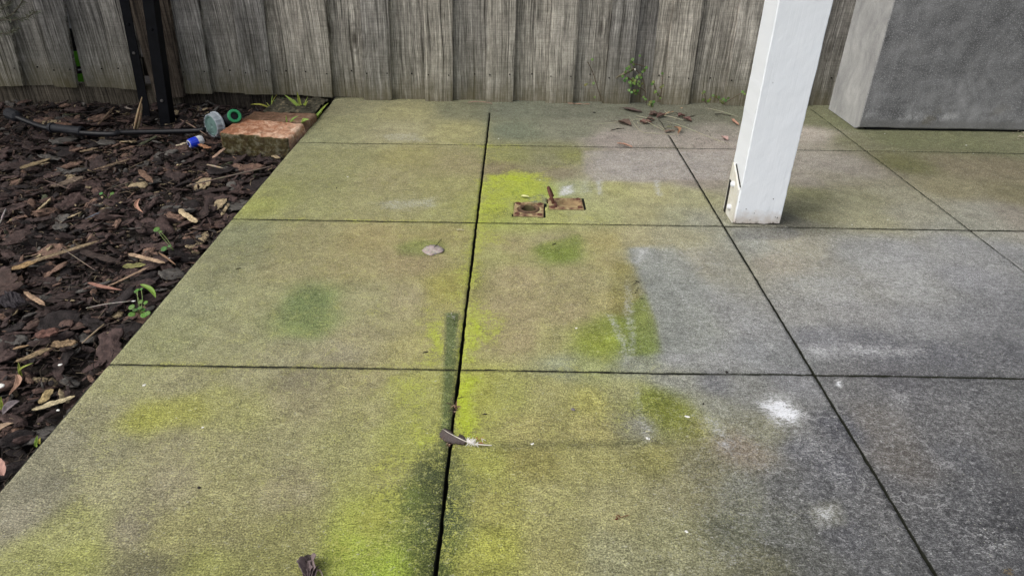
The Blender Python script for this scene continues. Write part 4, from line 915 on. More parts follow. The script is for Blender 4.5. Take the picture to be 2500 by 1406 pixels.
crumbs('dry_crumbs',1635,300,60,14,60,'scattered brown crumbs among the leaf litter','debris',[(.10,.07,.055),(.05,.04,.03),(.3,.28,.2)],.0028)
crumbs('dry_crumbs',1700,342,60,16,30,'dark crumbs spread over the pale slab before the post','debris',[(.03,.025,.02)],.0026)
crumbs('dry_crumbs',1215,271,14,2,9,'fine brown crumbs past the end of the first cut','debris',[(.10,.06,.05)],.003)
crumbs('dry_crumbs',2490,332,14,4,10,'pale dry stalks lying at the foot of the grey block','debris',[(.4,.36,.26)],.007)
crumbs('dry_crumbs',2463,1396,9,4,16,'brown crumbs at the lower right corner of the slab','debris',[(.10,.065,.035),(.2,.16,.1)],.0018)
crumbs('dry_crumbs',1515,1266,3,3,7,'tiny dark red speck of debris low on the mossy slab','debris',[(.12,.02,.015)],.0024)
# white and dark flecks
FL=[(352,940,.0042,'white petal flake on the left front slab near the mulch','w'),(849,432,.0036,'small white flake on the left slab of the second row','w'),(1318,440,.0034,'small white flake on the bright algae above the ring plates','w'),
(1407,801,.0034,'small cream flake beside the green patch on the middle slab','w'),(1217,339,.0042,'cream flake just beyond the cross joint near the first cut','w'),(1678,1017,.0046,'white papery flake on the mossy front slab','w'),
(1747,416,.0038,'white flake on the pale slab left of the post','w'),(2359,355,.0048,'white flake on the slab in front of the grey block','w'),(2160,327,.0030,'tiny white fleck near the corner of the grey block','w'),(2376,376,.0026,'tiny white fleck on the far right cross joint','w'),
(2080,549,.0028,'tiny white fleck left of the third cut before the joint','w'),(2167,537,.0026,'tiny white fleck right of the post in the olive patch','w'),(1664,265,.0060,'small tan seed at the foot of the fence behind the litter','t'),(1451,276,.0060,'small black seed near the foot of the fence','d'),
(486,1191,.0034,'small brown seed on the left front slab','d'),(1399,1000,.0042,'small purplish grey stone on the mossy front slab','p'),(1300,1083,.0036,'pale crumb right of the feather on the faint crease','w'),(1582,1070,.0046,'larger cream flake on top of the crumb line','w'),
(1676,1297,.0030,'tiny white fleck low on the middle front slab','w'),(822,460,.0032,'small black speck on the left slab of the second row','d'),(1717,1061-75,.0028,'round black speck on the front slab near the lime scratches','d'),(1774,909,.0040,'brown speck just below the cross joint at right','d'),(1680,306,.0026,'tiny white fleck right of the leaf litter','w'),(1724,303,.0026,'tiny white fleck between the litter and the post','w'),(495,1043,.0028,'tiny cream fleck among the yellow algae at left','w')]
FLM={'w':simple('white_petal',(.72,.71,.66),.7,.12,200,.3),'d':simple('black_seed',(.022,.018,.015),.7),'t':simple('tan_seed',(.42,.28,.18),.6),'p':simple('purple_grey_stone',(.16,.14,.15),.8)}
def fleck(x,y,r,label,kd,z=.0,name=None):
    p=G(x,y,z);bm=bmesh.new();bmesh.ops.create_icosphere(bm,subdivisions=3,radius=1);s=random.uniform(0,99);r*=.68;th=.14 if kd=='w' else .6;rz=random.uniform(0,3.1);ex=random.uniform(1.1,1.7)
    for v in bm.verts:
        q=v.co.copy();k=1+.38*mn.noise(q*1.7+Vector((s,0,0)))+.25*mn.noise(q*4+Vector((s,3,0)));q*=k;X_=q.x*ex;q=Vector((X_*math.cos(rz)-q.y*math.sin(rz),X_*math.sin(rz)+q.y*math.cos(rz),q.z*th));v.co=q*r*.8
    me=bpy.data.meshes.new('f');bm.to_mesh(me);bm.free();nm=name or {'w':'white_flake','d':'dark_seed','t':'tan_seed','p':'small_stone'}[kd];me.name=nm;me.materials.append(FLM[kd])
    me.polygons.foreach_set('use_smooth',[True]*len(me.polygons))
    o=bpy.data.objects.new(nm,me);o.location=p+Vector((0,0,r*th*.6));link(o);tag(o,label,{'w':'flake','d':'seed','t':'seed','p':'stone'}[kd],'small flecks dropped on the patio' if z==0 else 'white flecks in the mulch')
for q in FL: fleck(*q)
ribbon_leaf('yellow_leaf',G(1272,481,.002),G(1292,483,.002),.0105,'small yellow leaf beside the clean grey spot near the ring plates','leaf',(.60,.60,.28),None,.1,.3,.002,.8)
for a,b,l in (((1115,561),(1133,562),'small pale curved sliver left of the first cut'),((1575,1056-2),(1590,1053),'thin pale sliver of wood on the middle front slab')):
    rod('wood_sliver',[G(*a,.002),G((a[0]+b[0])/2,(a[1]+b[1])/2-1,.003),G(*b,.002)],.0012,l,'sliver',(.5,.46,.32))
for a,b,l in (((575,657),(588,654),'short dark sliver on the left slab of the third row'),((1032,861),(1046,858),'short brown sliver left of the dark bar stain'),((1178,1011),(1190,1010),'tiny brown sliver right of the first cut'),((1348,598),(1358,594),'dark sliver on the green patch behind the middle slab')):
    rod('bark_sliver',[G(*a,.0012),G(*b,.0015)],.0011,l,'sliver',DK)

# ---------------------------------------------------------------- hose fittings
hose=empty('irrigation_pipe',tuple(G(250,325,-.01)),'black poly irrigation pipe with a thick joiner lying across the mulch','pipe')
hz=[(40,286,.016),(75,300,.004),(120,314,-.004),(205,325,-.004),(275,328,-.004),(300,324,-.003),(400,322,-.004),(470,320,-.002),(500,317,.004)]
v,f=tube(curve_pts([G(*q) for q in hz],60),.0088,14);mesh('tube',v,f,BLK,hose,smooth=True)
a,b=G(124,312,-.001),G(202,321,-.001);d=(b-a)
v,f=lathe(a,d,[(0,.009),(0,.0165),(.010,.0165),(.010,.0135),(.012,.0135),(d.length-.012,.0138),(d.length-.010,.0158),(d.length-.003,.0158),(d.length,.012),(d.length,.009)],20);mesh('joiner',v,f,GREYBLK,hose,smooth=False)
a=G(45,287,.014);b=G(22,277,.020);d=(b-a)
v,f=lathe(a,d,[(-.004,.009),(0,.013),(.006,.017),(d.length,.0185),(d.length+.003,.017),(d.length+.003,.001)],18,lambda i,k:.0012*(k%2)*(1<i<4));mesh('end_cap',v,f,GREYBLK,hose)
v,f=lathe(G(283,327,-.003),G(292,325,-.003)-G(283,327,-.003),[(0,.008),(.001,.0115),(.008,.0115),(.010,.008)],16);mesh('collar',v,f,BLK,hose)
tf=empty('hose_fitting',tuple(G(545,320,-.02)),'black hose tap fitting with a clear plastic cap and green collar beside the brick','hose fitting')
ca_=G(527,305,.014);axd=Vector((-.56,-.82,.06)).normalized()
R1=.041
rib=lambda i,k:-.0014*(k%4<2)*(3<=i<=5)
v,f=lathe(ca_-axd*.006,axd,[(0,R1*.9),(0,R1*1.04),(.004,R1*1.05),(.006,R1*.97),(.022,R1*.93),(.025,R1*.90),(.0255,R1*.82),(.020,R1*.79),(.004,R1*.79)],64,rib);mesh('clear_cap',v,f,CLEAR,tf,smooth=False)
v,f=lathe(ca_+axd*.004,axd,[(0,.001),(0,R1*.80),(.014,R1*.78),(.0145,R1*.70),(.012,R1*.62),(.012,R1*.2),(.010,.001)],40);mesh('inner_disc',v,f,TEAL,tf,smooth=False)
v,f=lathe(ca_-axd*.006,-axd,[(0,R1*.95),(.003,R1*.8),(.012,.022),(.032,.019),(.038,.012),(.038,.001)],28);mesh('body',v,f,BLK,tf,smooth=False)
gc=G(573,283,.052);gd=Vector((.50,-.72,.40)).normalized();base=ca_-axd*.030
v,f=tube([base+Vector((0,.005,-.004)),base*.5+(gc-gd*.03)*.5,gc-gd*.022],[.019,.0195,.0215],24);v2,f2=lathe(gc-gd*.026,gd,[(0,.0205),(.002,.0235),(.018,.0235),(.019,.021)],30,lambda i,k:-.001*(k%3==0)*(i in(1,2)));vv,ff=join((v,f),(v2,f2));mesh('elbow',vv,ff,GREYBLK,tf)
v,f=lathe(gc-gd*.010,gd,[(0,.019),(.001,.0215),(.008,.0215),(.011,.0195),(.011,.0135),(.009,.0125),(-.012,.0120),(-.012,.0001)],36);mesh('green_collar',v,f,GRN,tf,smooth=False)
v,f=lathe(gc-gd*.012,gd,[(0,.0001),(0,.0122)],24);mesh('bore',v,f,BLK,tf)
cn2=empty('hose_connector',tuple(G(480,350,-.03)),'small blue and white hose connector lying on the mulch','hose connector')
o_=G(462,352,-.012);d=(G(496,342,-.006)-o_).normalized();d=(d+Vector((.05,.45,.0))).normalized()
v,f=lathe(o_,d,[(.004,.0085),(0,.0105),(0,.0135),(.004,.0150),(.026,.0150),(.028,.013)],28,lambda i,k:.0006*(k%2)*(2<=i<=4));mesh('sleeve',v,f,BLUE,cn2)
v,f=lathe(o_-d*.0015,d,[(0,.0095),(0,.0125),(.0025,.0125)],28);mesh('rim',v,f,WHT,cn2)
v,f=lathe(o_,d,[(.027,.0130),(.027,.0155),(.038,.0150),(.045,.0125),(.045,.006),(.03,.005)],28,lambda i,k:.0008*(k%3==0)*(1<=i<=2));mesh('collar',v,f,WHT,cn2)
v,f=lathe(o_,d,[(.012,.0001),(.012,.0085),(.002,.0088)],20);mesh('bore',v,f,BLK,cn2)

# ---------------------------------------------------------------- plants
def grass(cx,cy,z,blades,label,name='grass_tuft'):
    b=G(cx,cy,z);e=empty(name,tuple(b),label,'grass')
    for (tx,ty,dy,w,arch) in blades:
        p=G(tx,ty,Y=b.y+dy);ribbon_leaf('blade',b+Vector((random.uniform(-.006,.006),random.uniform(-.006,.006),-.004)),p,w*1.4,'','',(.20+random.uniform(0,.12),.30+random.uniform(-.03,.08),.06),None,0,.35,0,.62,parent=e,up=(0,-.6,.8),arch=arch)
    return e
grass(736,268,.005,[(694,232,.0,.0085,.05),(725,224,.0,.008,-.05),(752,247,-.01,.007,.0),(742,252,.0,.005,0),(716,243,.02,.004,.2),(752,236,.01,.0025,0)],'tallest grass tuft behind the bricks against the fence')
grass(768,290,.0,[(802,252,.0,.006,.05),(788,266,.0,.007,.0),(790,262,-.01,.005,-.06)],'grass tuft growing over the slab edge by the bricks')
grass(662,262,.0,[(612,256,-.01,.005,.16),(650,250,.0,.003,.0),(666,232,.02,.0025,.15),(676,232,.03,.002,.1)],'thin arching grass at the left end of the bricks')
grass(705,296,.028,[(698,282,.0,.0025,0),(700,286,.0,.002,.1),(728,284,.0,.004,.1),(722,296,.0,.003,.1)],'tiny grass sprigs growing in the gap between the bricks')
grass(738,300,.022,[(755,292,-.005,.010,.15),(748,296,.0,.005,.1)],'single broad young blade at the corner of the salmon brick')
def round_leaf(e,c,r,nrm,col=(.12,.30,.05),lobes=0,name='leaf'):
    d,u,w_=frame(nrm);V=[Vector(c)];F=[];C=[[q*1.2 for q in col]];n=24
    for ring in (.5,1.):
        for k in range(n):
            a=2*math.pi*k/n;rr=r*ring*(1 if lobes==0 else .62+.38*abs(math.cos(a*lobes/2)))
            V.append(Vector(c)+(u*math.cos(a)+w_*math.sin(a))*rr+d*(.18*r*(ring**2)));C.append([q*random.uniform(.85,1.15) for q in col])
    for k in range(n): F.append((0,1+k,1+(k+1)%n));F.append((1+k,1+n+k,1+n+(k+1)%n,1+(k+1)%n))
    o=mesh(name,V,F,GREEN,e,smooth=True,cols=np.array(C)*(.58,.56,.70));md=o.modifiers.new('thickness','SOLIDIFY');md.thickness=.0004;return o
def herb(base,leaves,label,name,cat,group=None,stemcol=(.16,.22,.06),col=(.12,.30,.05),lobes=0):
    """small plant: a stem runs from the root to each leaf"""
    base=Vector(base);e=empty(name,tuple(base),label,cat,group)
    for (c,r,nrm) in leaves:
        c=Vector(c);m_=base.lerp(c,.5)+Vector((random.uniform(-.004,.004),0,.004))
        rod('stem',[base,m_,c],.0007,'','',stemcol,parent=e,n=5,taper=False,jit=.05)
        round_leaf(e,c,r*.74,nrm,tuple(q*random.uniform(.6,1.05) for q in col),lobes)
    return e
um=(-.05,-.35,.9)
b=G(263,487,-.025);herb(b,[(G(247,473,-.008),.0065,um),(G(274,473,-.008),.0075,um)],'two-leaved green seedling alone in the middle of the mulch','seedling','seedling','green weeds coming up through the mulch')
b=G(425,612,-.028);herb(b,[(G(383,561,.012),.0100,um),(G(392,566,.010),.0055,um),(G(401,608,-.002),.0095,um),(G(414,601,.002),.0055,um)],'long-stalked seedling leaning left near the slab edge','seedling','seedling','green weeds coming up through the mulch')
b=G(343,765,-.03);ls=[((322,750),.0085),((344,737),.0070),((322,768),.0085),((352,770),.0090),((356,739),.0060),((361,765),.0070),((342,752),.0065),((336,708),.0050),((345,706),.0045),((332,712),.0050),((350,756),.0050),((330,757),.0060)]
herb(b,[(G(x_,y_,random.uniform(-.010,.004)),r_,(random.uniform(-.3,.3),random.uniform(-.5,-.1),.9)) for (x_,y_),r_ in ls],'leafy bright green weed clump at the slab edge','weed_clump','weed','green weeds coming up through the mulch',col=(.16,.36,.05))
ribbon_leaf('green_leaf',G(343,697,-.012),G(381,730,-.014),.010,'long green leaf beside the leafy weed clump','leaf',(.16,.26,.04),None,-.08,.3,.002,.8)
grass(52,912,-.03,[(46,885,.0,.005,0),(82,886,.0,.003,.25)],'two curved grass blades in the lower left mulch')
grass(8,1000,-.03,[(3,968,.0,.005,0),(2,990,.01,.004,.1)],'grass blades at the left frame edge low in the mulch')
grass(98,1080,-.03,[(92,1062,.0,.004,0),(100,1068,.01,.003,.2)],'tiny grass sprout in the dark hollow beside the slab')
b=G(160,905,-.03)
# clover-like creeper on the fence
def creeper(base,lv,label,stems,col=(.15,.27,.045),grp='green creepers rooted at the foot of the fence'):
    e=empty('creeper',tuple(base),label,'creeper',grp);lv=[(x_,y_,r_*.78) for x_,y_,r_ in lv]
    for s in stems: rod('stem',[G(a_,b_,Y=yy) for a_,b_,yy in s],.0013,'','',(.10,.07,.045),parent=e,n=5,taper=False)
    for (x_,y_,r_) in lv:
        yy=random.uniform(1.585,1.612);round_leaf(e,G(x_,y_,Y=yy),r_,(random.uniform(-.3,.3),-1,random.uniform(0,.8)),tuple(q*random.uniform(.75,1.35) for q in col),3 if r_>.006 else 0)
    return e
lv=[(1545,146,.009),(1541,152,.007),(1547,158,.007),(1531,168,.009),(1536,164,.007),(1540,172,.007),(1527,176,.006),(1573,172,.009),(1578,166,.008),(1569,176,.006),(1562,184,.008),(1565,190,.007),(1556,186,.005),(1520,187,.007),(1525,197,.009),(1530,192,.007),(1538,202,.010),(1543,196,.009),(1548,204,.010),(1551,197,.008),(1555,190,.007),(1561,210,.008),(1557,206,.006),(1540,210,.006),(1536,221,.008),(1542,226,.006),(1552,228,.010),(1549,222,.007),(1557,222,.006),(1546,193,.006),(1568,205,.006),(1560,200,.007),(1562,137,.006),(1576,243,.006),(1571,238,.005)]
creeper(G(1578,256,Y=1.62),lv,'densest green creeper with lobed leaves climbing past the torn paling',[[(1578,256,1.622),(1574,215,1.618),(1568,190,1.612),(1545,160,1.606),(1548,146,1.60)],[(1576,225,1.62),(1552,204,1.61),(1530,186,1.605)],[(1548,156,1.60),(1575,163,1.61)],[(1572,240,1.62),(1552,226,1.61),(1538,222,1.605)]])
creeper(G(1592,258,1.60),[(1588,250,.009),(1592,256,.009),(1585,256,.008),(1596,249,.007),(1592,262,.006)],'small green sprig standing at the foot of the fence',[[(1590,262,1.60),(1590,252,1.60)]])
creeper(G(1612,256,Y=1.62),[(1595,201,.008),(1592,206,.006),(1618,210,.008),(1613,214,.006),(1601,224,.007),(1606,232,.006),(1598,227,.005),(1617,180,.006),(1612,240,.005)],'sparse creeper with yellowing leaves right of the dense one',[[(1612,256,1.622),(1610,235,1.615),(1600,224,1.61)],[(1611,245,1.62),(1616,212,1.612),(1617,182,1.61)],[(1606,232,1.615),(1595,203,1.61)]],(.19,.27,.05))
creeper(G(1471,252,Y=1.615),[(1446,146,.006),(1429,208,.007),(1449,204,.007),(1452,238,.006),(1433,206,.004)],'brown bare-stemmed creeper with four small leaves',[[(1471,252,1.618),(1459,215,1.612),(1450,185,1.61),(1438,158,1.61),(1434,152,1.61)]],(.19,.27,.06))
creeper(G(1725,254,Y=1.62),[(1719,225,.007),(1715,229,.005),(1717,244,.007),(1729,247,.007),(1733,243,.005)],'yellow-green sprig at the foot of the fence with five leaves',[[(1725,256,1.62),(1722,240,1.61),(1719,226,1.61)],[(1724,252,1.62),(1717,244,1.612)]],(.24,.29,.05))
creeper(G(1765,256,Y=1.62),[(1741,234,.007),(1748,237,.008),(1755,238,.007),(1760,247,.008),(1766,243,.008),(1772,246,.007),(1764,251,.007),(1778,240,.006),(1813,225,.007),(1818,230,.005)],'low green creeper at the foot of the fence nearest the white post',[[(1765,256,1.62),(1755,245,1.61),(1742,234,1.61)],[(1766,255,1.62),(1790,240,1.61),(1814,226,1.61)]],(.17,.25,.05))
# tiny clover behind bricks
herb(G(690,262,.0),[(G(684,243,Y=1.60),.008,(0,-.8,.6)),(G(690,242,Y=1.60),.007,(.2,-.8,.6)),(G(672,247,Y=1.60),.007,(0,-.8,.6)),(G(743,250,Y=1.60),.008,(0,-.8,.6)),(G(749,252,Y=1.60),.007,(0,-.8,.6))],'dark green clover in the shade behind the bricks','clover','clover',col=(.10,.22,.05),lobes=3)
# shrub whose twig tips come in at the top left
sh=empty('shrub',(-1.72,1.30,-.05),'thin grey-green shrub twigs with needle leaves reaching in at the top left','shrub')
TW=[[(-1.72,1.30,-.05),(-1.66,1.30,.18),G(-90,110,Y=1.32),G(-10,55,Y=1.33),G(30,35,Y=1.34),G(52,8,Y=1.34),G(62,-12,Y=1.34)],
[G(-60,90,Y=1.32),G(-5,52,Y=1.32),G(35,50,Y=1.31),G(66,42,Y=1.30),G(90,28,Y=1.30)],
[G(-90,110,Y=1.32),G(-20,85,Y=1.30),G(15,82,Y=1.29),G(45,70,Y=1.28)],
[G(-60,70,Y=1.34),G(-10,30,Y=1.35),G(20,10,Y=1.36),G(40,-20,Y=1.36)]]
for i,t in enumerate(TW):
    P_=curve_pts(t,30);v,f=tube(P_,[.0035*(1-.8*k/len(P_))+.0006 for k in range(len(P_))] if i==0 else [.0018*(1-.6*k/len(P_))+.0005 for k in range(len(P_))],6,jit=.1)
    mesh('stem',v,f,simple('grey_twig_bark',(.10,.085,.06)),sh)
    V=[];F=[];C=[]
    for k in range(3,len(P_)-1):
        if i==0 and k<9: continue
        for q in range(4):
            p=P_[k].lerp(P_[k+1],random.random());d=(P_[k+1]-P_[k]).normalized();o_=Vector((random.uniform(-1,1),random.uniform(-.7,.7),random.uniform(-1,1))).normalized()
            dr=(d*.65+o_).normalized();l=random.uniform(.010,.019);s=dr.cross(Vector((.2,-1,.3))).normalized()*.0011
            n0=len(V);V+=[p,p+dr*l*.5+s,p+dr*l,p+dr*l*.5-s,p+dr*l*.5+dr.cross(s)*.5];F+=[(n0,n0+1,n0+4),(n0+1,n0+2,n0+4),(n0+2,n0+3,n0+4),(n0+3,n0,n0+4),(n0,n0+3,n0+2,n0+1)];c_=(.085,.09,.05) if random.random()<.75 else (.22,.23,.15);C+=[c_]*5
    mesh('foliage',V,F,GREEN,sh,cols=np.array(C))

cv=[];cf=[];cc=[]  # unseen crown above the frame, added to shade the left fence and mulch
for k in range(5200):
    while True:
        p=Vector((random.gauss(-1.35,.42),random.gauss(1.22,.26),random.gauss(1.02,.30)))
        if p.z<.56+max(0,(p.x+1.3))*.25: continue
        if mn.noise(p*4.2)>-.12 and p.y<1.60: break
    dr=Vector((random.uniform(-1,1),random.uniform(-1,1),random.uniform(-.6,.6))).normalized();l=random.uniform(.03,.055);s_=dr.cross(Vector((.1,.3,1))).normalized()*.008
    n0=len(cv);cv+=[p,p+dr*l*.5+s_,p+dr*l,p+dr*l*.5-s_];cf.append((n0,n0+1,n0+2,n0+3));cc+=[(.06,.075,.035)]*4
mesh('foliage',cv,cf,GREEN,sh,cols=np.array(cc))
for q in range(9):
    t=[(-1.72,1.30,-.05),(-1.66+.02*q,1.30,.30),(-1.5+.10*q-.2,1.25+random.uniform(-.25,.2),.85),(-1.6+.13*q,1.2+random.uniform(-.3,.25),1.25)]
    P_=curve_pts([Vector(a) for a in t],16);v,f=tube(P_,[.011*(1-.8*k/len(P_)) for k in range(len(P_))],6);mesh('stem',v,f,DWOOD,sh)
# ---------------------------------------------------------------- bark mulch
PW=(3.,9.,16.)
def chip_protos(n,nu=9,nv=4):
    out=[]
    for k in range(n):
        s=k*13.7;V=[];F=[]
        asp=random.choice((.22,.30,.40,.55,.75));th=random.uniform(.05,.13)
        for side in(1,-1):
            for i in range(nu+1):
                for j in range(nv+1):
                    t=i/nu*2-1;q=j/nv*2-1
                    e=max(.12,(1-abs(t)**PW[k%3]))**.5;jag=1+.35*mn.noise(Vector((t*3,(9 if q>0 else 2),s)))+.32*mn.noise(Vector((t*9,(9 if q>0 else 2),s+4)))
                    x=t*(1+.16*mn.noise(Vector((q*2.5,4,s+9*(t>0))))+.10*mn.noise(Vector((q*7,4,s+9*(t>0)))))*.5;y=q*e*asp*.5*jag+.06*mn.noise(Vector((t*1.5,1,s)))
                    rim=(1-abs(q)**3)*(1-abs(t)**5)
                    z=side*th*.5*(.35+.65*rim)*(1+.8*mn.noise(Vector((t*5,q*6,s+side*3))))+.07*mn.noise(Vector((t*1.6,q*1.3,s+20)))+th*.22*mn.noise(Vector((t*3,q*14,s+30)))
                    V.append((x,y,z))
        m=nv+1;h=(nu+1)*m
        for i in range(nu):
            for j in range(nv):
                a=i*m+j;F.append((a,a+m,a+m+1,a+1));a+=h;F.append((a,a+1,a+m+1,a+m))
            a=i*m;F.append((a,h+a,h+a+m,a+m));a=i*m+nv;F.append((a,a+m,h+a+m,h+a))
        for j in range(nv): F.append((j,j+1,h+j+1,h+j));a=nu*m+j;F.append((a,h+a,h+a+1,a+1))
        out.append((np.array(V),np.array(F)))
    return out
def rotm(rx,ry,rz):
    return np.array((Matrix.Rotation(rz,3,'Z')@Matrix.Rotation(ry,3,'Y')@Matrix.Rotation(rx,3,'X')))
PR=chip_protos(30,9,5);PB=chip_protos(10,16,7)
BARK=[((.034,.021,.018),30),((.055,.033,.028),26),((.016,.011,.010),24),((.075,.043,.033),12),((.075,.064,.055),11),((.13,.075,.052),6),((.26,.19,.11),4.6),((.055,.055,.03),1.2)]
bc=np.array([b[0] for b in BARK])*np.array([1.22,1.30,1.34]);bw=np.array([b[1] for b in BARK]);bw=bw/bw.sum()
def inview(x,y,m=330):
    d=np.array([x,y,-.03])-CAM;z=d@FW;u=1250+FPX*(d@RT)/z;v=703-FPX*(d@UP)/z
    return z>0 and -m*3<u<2500+m and -m<v<1406+m*3
VV=[];FFm=[];CC=[];cnt=0
def put(pr,loc,R_,s,col):
    global cnt
    V_,F_=pr;VV.append(V_@(R_.T*1.)*s+loc);FFm.append(F_+cnt);CC.append(np.repeat(np.array(col)[None,:],len(V_),0)*rng.uniform(.8,1.2,(len(V_),1)));cnt+=len(V_)
def scatter(n,smin,smax,zlo,zhi,tilt,pr,pw=2.2,dark=1.):
    k=0;tries=0
    while k<n and tries<n*6:
        tries+=1;x=rng.uniform(-2.1,.0);y=rng.uniform(-.95,1.66)
        if not inview(x,y): continue
        near=1/max(.5,math.hypot(x-CAM[0],y-CAM[1]))
        if x>-.27 and 1.10<y<1.66 and rng.random()<.95: continue
        s=smin+(smax-smin)*rng.random()**pw
        if x+s*.42>-.003: x=-.003-s*.42*rng.uniform(.8,1.)
        tl=tilt;R_=rotm(rng.normal(0,tl),rng.normal(0,tl),rng.normal(.25,1.0))
        z=soilz(np.array([x]),np.array([y]))[0]+rng.uniform(zlo,zhi)
        if x>-.04: z-=.006
        put(pr[rng.integers(len(pr))],np.array([x,y,z]),R_,s,bc[rng.choice(len(bc),p=bw)]*dark);k+=1
scatter(12500,.006,.026,.000,.016,.55,PR,1.5,.8)
scatter(6800,.014,.055,.006,.020,.34,PR,2.2)
scatter(900,.045,.100,.010,.024,.22,PB,1.6)
scatter(5000,.005,.018,.014,.024,.6,PR,1.4,.9)
# fine fibres
nf=17000;pts=[]
for k in range(nf):
    x=rng.uniform(-2.1,-.012);y=rng.uniform(-.9,1.64)
    if not inview(x,y): continue
    if x>-.26 and 1.15<y: continue
    l=rng.uniform(.008,.035)*(1.6 if rng.random()<.12 else 1);a=rng.uniform(0,6.28);r=rng.uniform(.0003,.0009)
    z=soilz(np.array([x]),np.array([y]))[0]+rng.uniform(.010,.026);p=np.array([x,y,z]);d=np.array([math.cos(a),math.sin(a),rng.normal(0,.25)])*l;bn=np.array([-math.sin(a),math.cos(a),0])*l*rng.normal(0,.18)
    P3=[p-d/2,p+bn+[0,0,.001],p+d/2];u=np.array([-math.sin(a),math.cos(a),0])*r;w_=np.array([0,0,r])
    V_=np.array([q+s_ for q in P3 for s_ in (u,w_,-u,-w_)]);V_[:,0]=np.minimum(V_[:,0],-.002)
    F_=np.array([(i*4+j,i*4+(j+1)%4,(i+1)*4+(j+1)%4,(i+1)*4+j) for i in range(2) for j in range(4)])
    VV.append(V_);FFm.append(F_+cnt);c_=(.02,.015,.012) if rng.random()<.70 else ((.09,.07,.05) if rng.random()<.75 else (.26,.2,.13))
    CC.append(np.repeat(np.array(c_)[None,:],len(V_),0));cnt+=len(V_)
V=np.vstack(VV);FA=np.vstack(FFm);C=np.vstack(CC)
me=bpy.data.meshes.new('bark_mulch');me.vertices.add(len(V));me.vertices.foreach_set('co',V.ravel())
me.loops.add(FA.size);me.loops.foreach_set('vertex_index',FA.ravel().astype(np.int32));me.polygons.add(len(FA));me.polygons.foreach_set('loop_start',np.arange(0,FA.size,4));me.polygons.foreach_set('loop_total',np.full(len(FA),4));me.update(calc_edges=True)
c4=np.ones((len(V),4));c4[:,:3]=C;me.color_attributes.new('tint','FLOAT_COLOR','POINT').data.foreach_set('color',c4.ravel());me.materials.append(MULCH)
tag(link(bpy.data.objects.new('bark_mulch',me)) or bpy.data.objects['bark_mulch'],'dark brown bark mulch covering the garden bed','mulch',kind='stuff')

# pieces in the mulch that stand out
def chip(a,b,w_,col,label,z=-.012,th=.30,name='bark_chip',grp='bark and wood pieces that stand out in the mulch',cat='bark chip',tilt=0.):
    A,Bp=G(*a,z),G(*b,z);d=Bp-A;Ln=d.length;ang=math.atan2(d.y,d.x);c=(A+Bp)/2
    V_,F_=PB[random.randrange(len(PB))];asp=(V_[:,1].max()-V_[:,1].min());Vn=V_.copy();Vn[:,1]*=(w_/Ln)/asp;Vn[:,2]*=th*(w_/Ln)/.12*.5+.15
    Vw=Vn@rotm(random.gauss(0,.15),tilt,ang).T*Ln+np.array(c);mx=Vw[:,0].max()
    if mx>-.003 and z<0: Vw[:,0]-=mx+.003
    o=mesh(name,Vw,F_.tolist(),MULCH,cols=np.repeat(np.array(col)[None,:],len(Vw),0)*rng.uniform(.85,1.15,(len(Vw),1)))
    return tag(o,label,cat,grp)
T1=(.30,.22,.13);T2=(.42,.33,.20);T3=(.22,.15,.10)
CH=[((50,410),(122,388),.030,(.24,.18,.10),'wide tan flake of bark in the upper left mulch'),((125,455),(205,432),.028,(.17,.125,.09),'grey-tan splintered wood piece in the left mulch'),
((437,512),(480,542),.016,T2,'cream speckled curved wood piece near the second joint'),((166,532),(198,518),.014,T2,'pale split chip beside the blue-grey chip'),
((210,534),(243,518),.014,(.10,.115,.14),'blue-grey charred chip in the left mulch'),((40,650),(235,590),.012,(.27,.20,.12),'long tan stick of wood crossing the left mulch'),
((28,658),(90,636),.026,(.32,.21,.10),'orange-tan bark flake under the long tan stick'),((313,619),(400,641),.011,(.33,.23,.15),'light brown stick near the slab edge'),
((300,650),(355,646),.020,(.20,.19,.07),'mossy yellow-green chip below the light brown stick'),((262,700),(362,652),.009,(.34,.23,.15),'slim orange-brown stick pointing at the slab'),
((60,712),(108,744),.011,(.30,.20,.13),'short broken stick at the left frame edge'),((0,668),(28,712),.060,(.05,.031,.025),'large dark reddish bark slab at the left frame edge'),
((0,742),(50,722),.050,(.036,.03,.033),'large dark slate-coloured bark slab at the left frame edge'),((90,812),(138,812),.034,(.13,.066,.05),'knobbly reddish bark lump in the lower left mulch'),
((126,842),(186,836),.026,(.22,.15,.085),'rounded tan bark chip in the lower left mulch'),((38,882),(124,850),.014,(.25,.18,.10),'tan split stick above the white flake'),
((98,985),(124,950),.016,(.33,.25,.12),'yellow pitted piece of wood near the slab edge'),((80,1000),(180,968),.013,(.55,.46,.28),'pale cream driftwood stick touching the slab edge'),
((195,370),(238,362),.018,(.25,.18,.11),'small tan chip left of the pipe end'),((140,300),(172,306),.03,(.14,.08,.055),'reddish bark flake behind the pipe joiner'),
((240,305),(278,262),.009,(.26,.18,.12),'curved tan stick standing behind the pipe'),((430,356),(456,348),.012,(.55,.46,.32),'cream chip in front of the blue connector'),
((486,352),(512,362),.022,(.30,.15,.08),'orange triangular bark flake beside the blue connector'),((520,385),(548,362),.012,(.42,.28,.20),'pale pinkish chip in front of the brick'),
((230,415),(318,388),.010,(.22,.155,.10),'slim brown stick in the upper middle mulch'),((340,415),(372,445),.020,(.15,.09,.06),'brown curled bark pointing at the slab'),
((18,600),(60,560),.045,(.055,.035,.03),'square dark plum bark plate in the left mulch'),((200,612),(290,640),.03,(.04,.027,.022),'long dark bark strip in the middle of the mulch'),
((130,352),(120,384),.0,T1,'')]
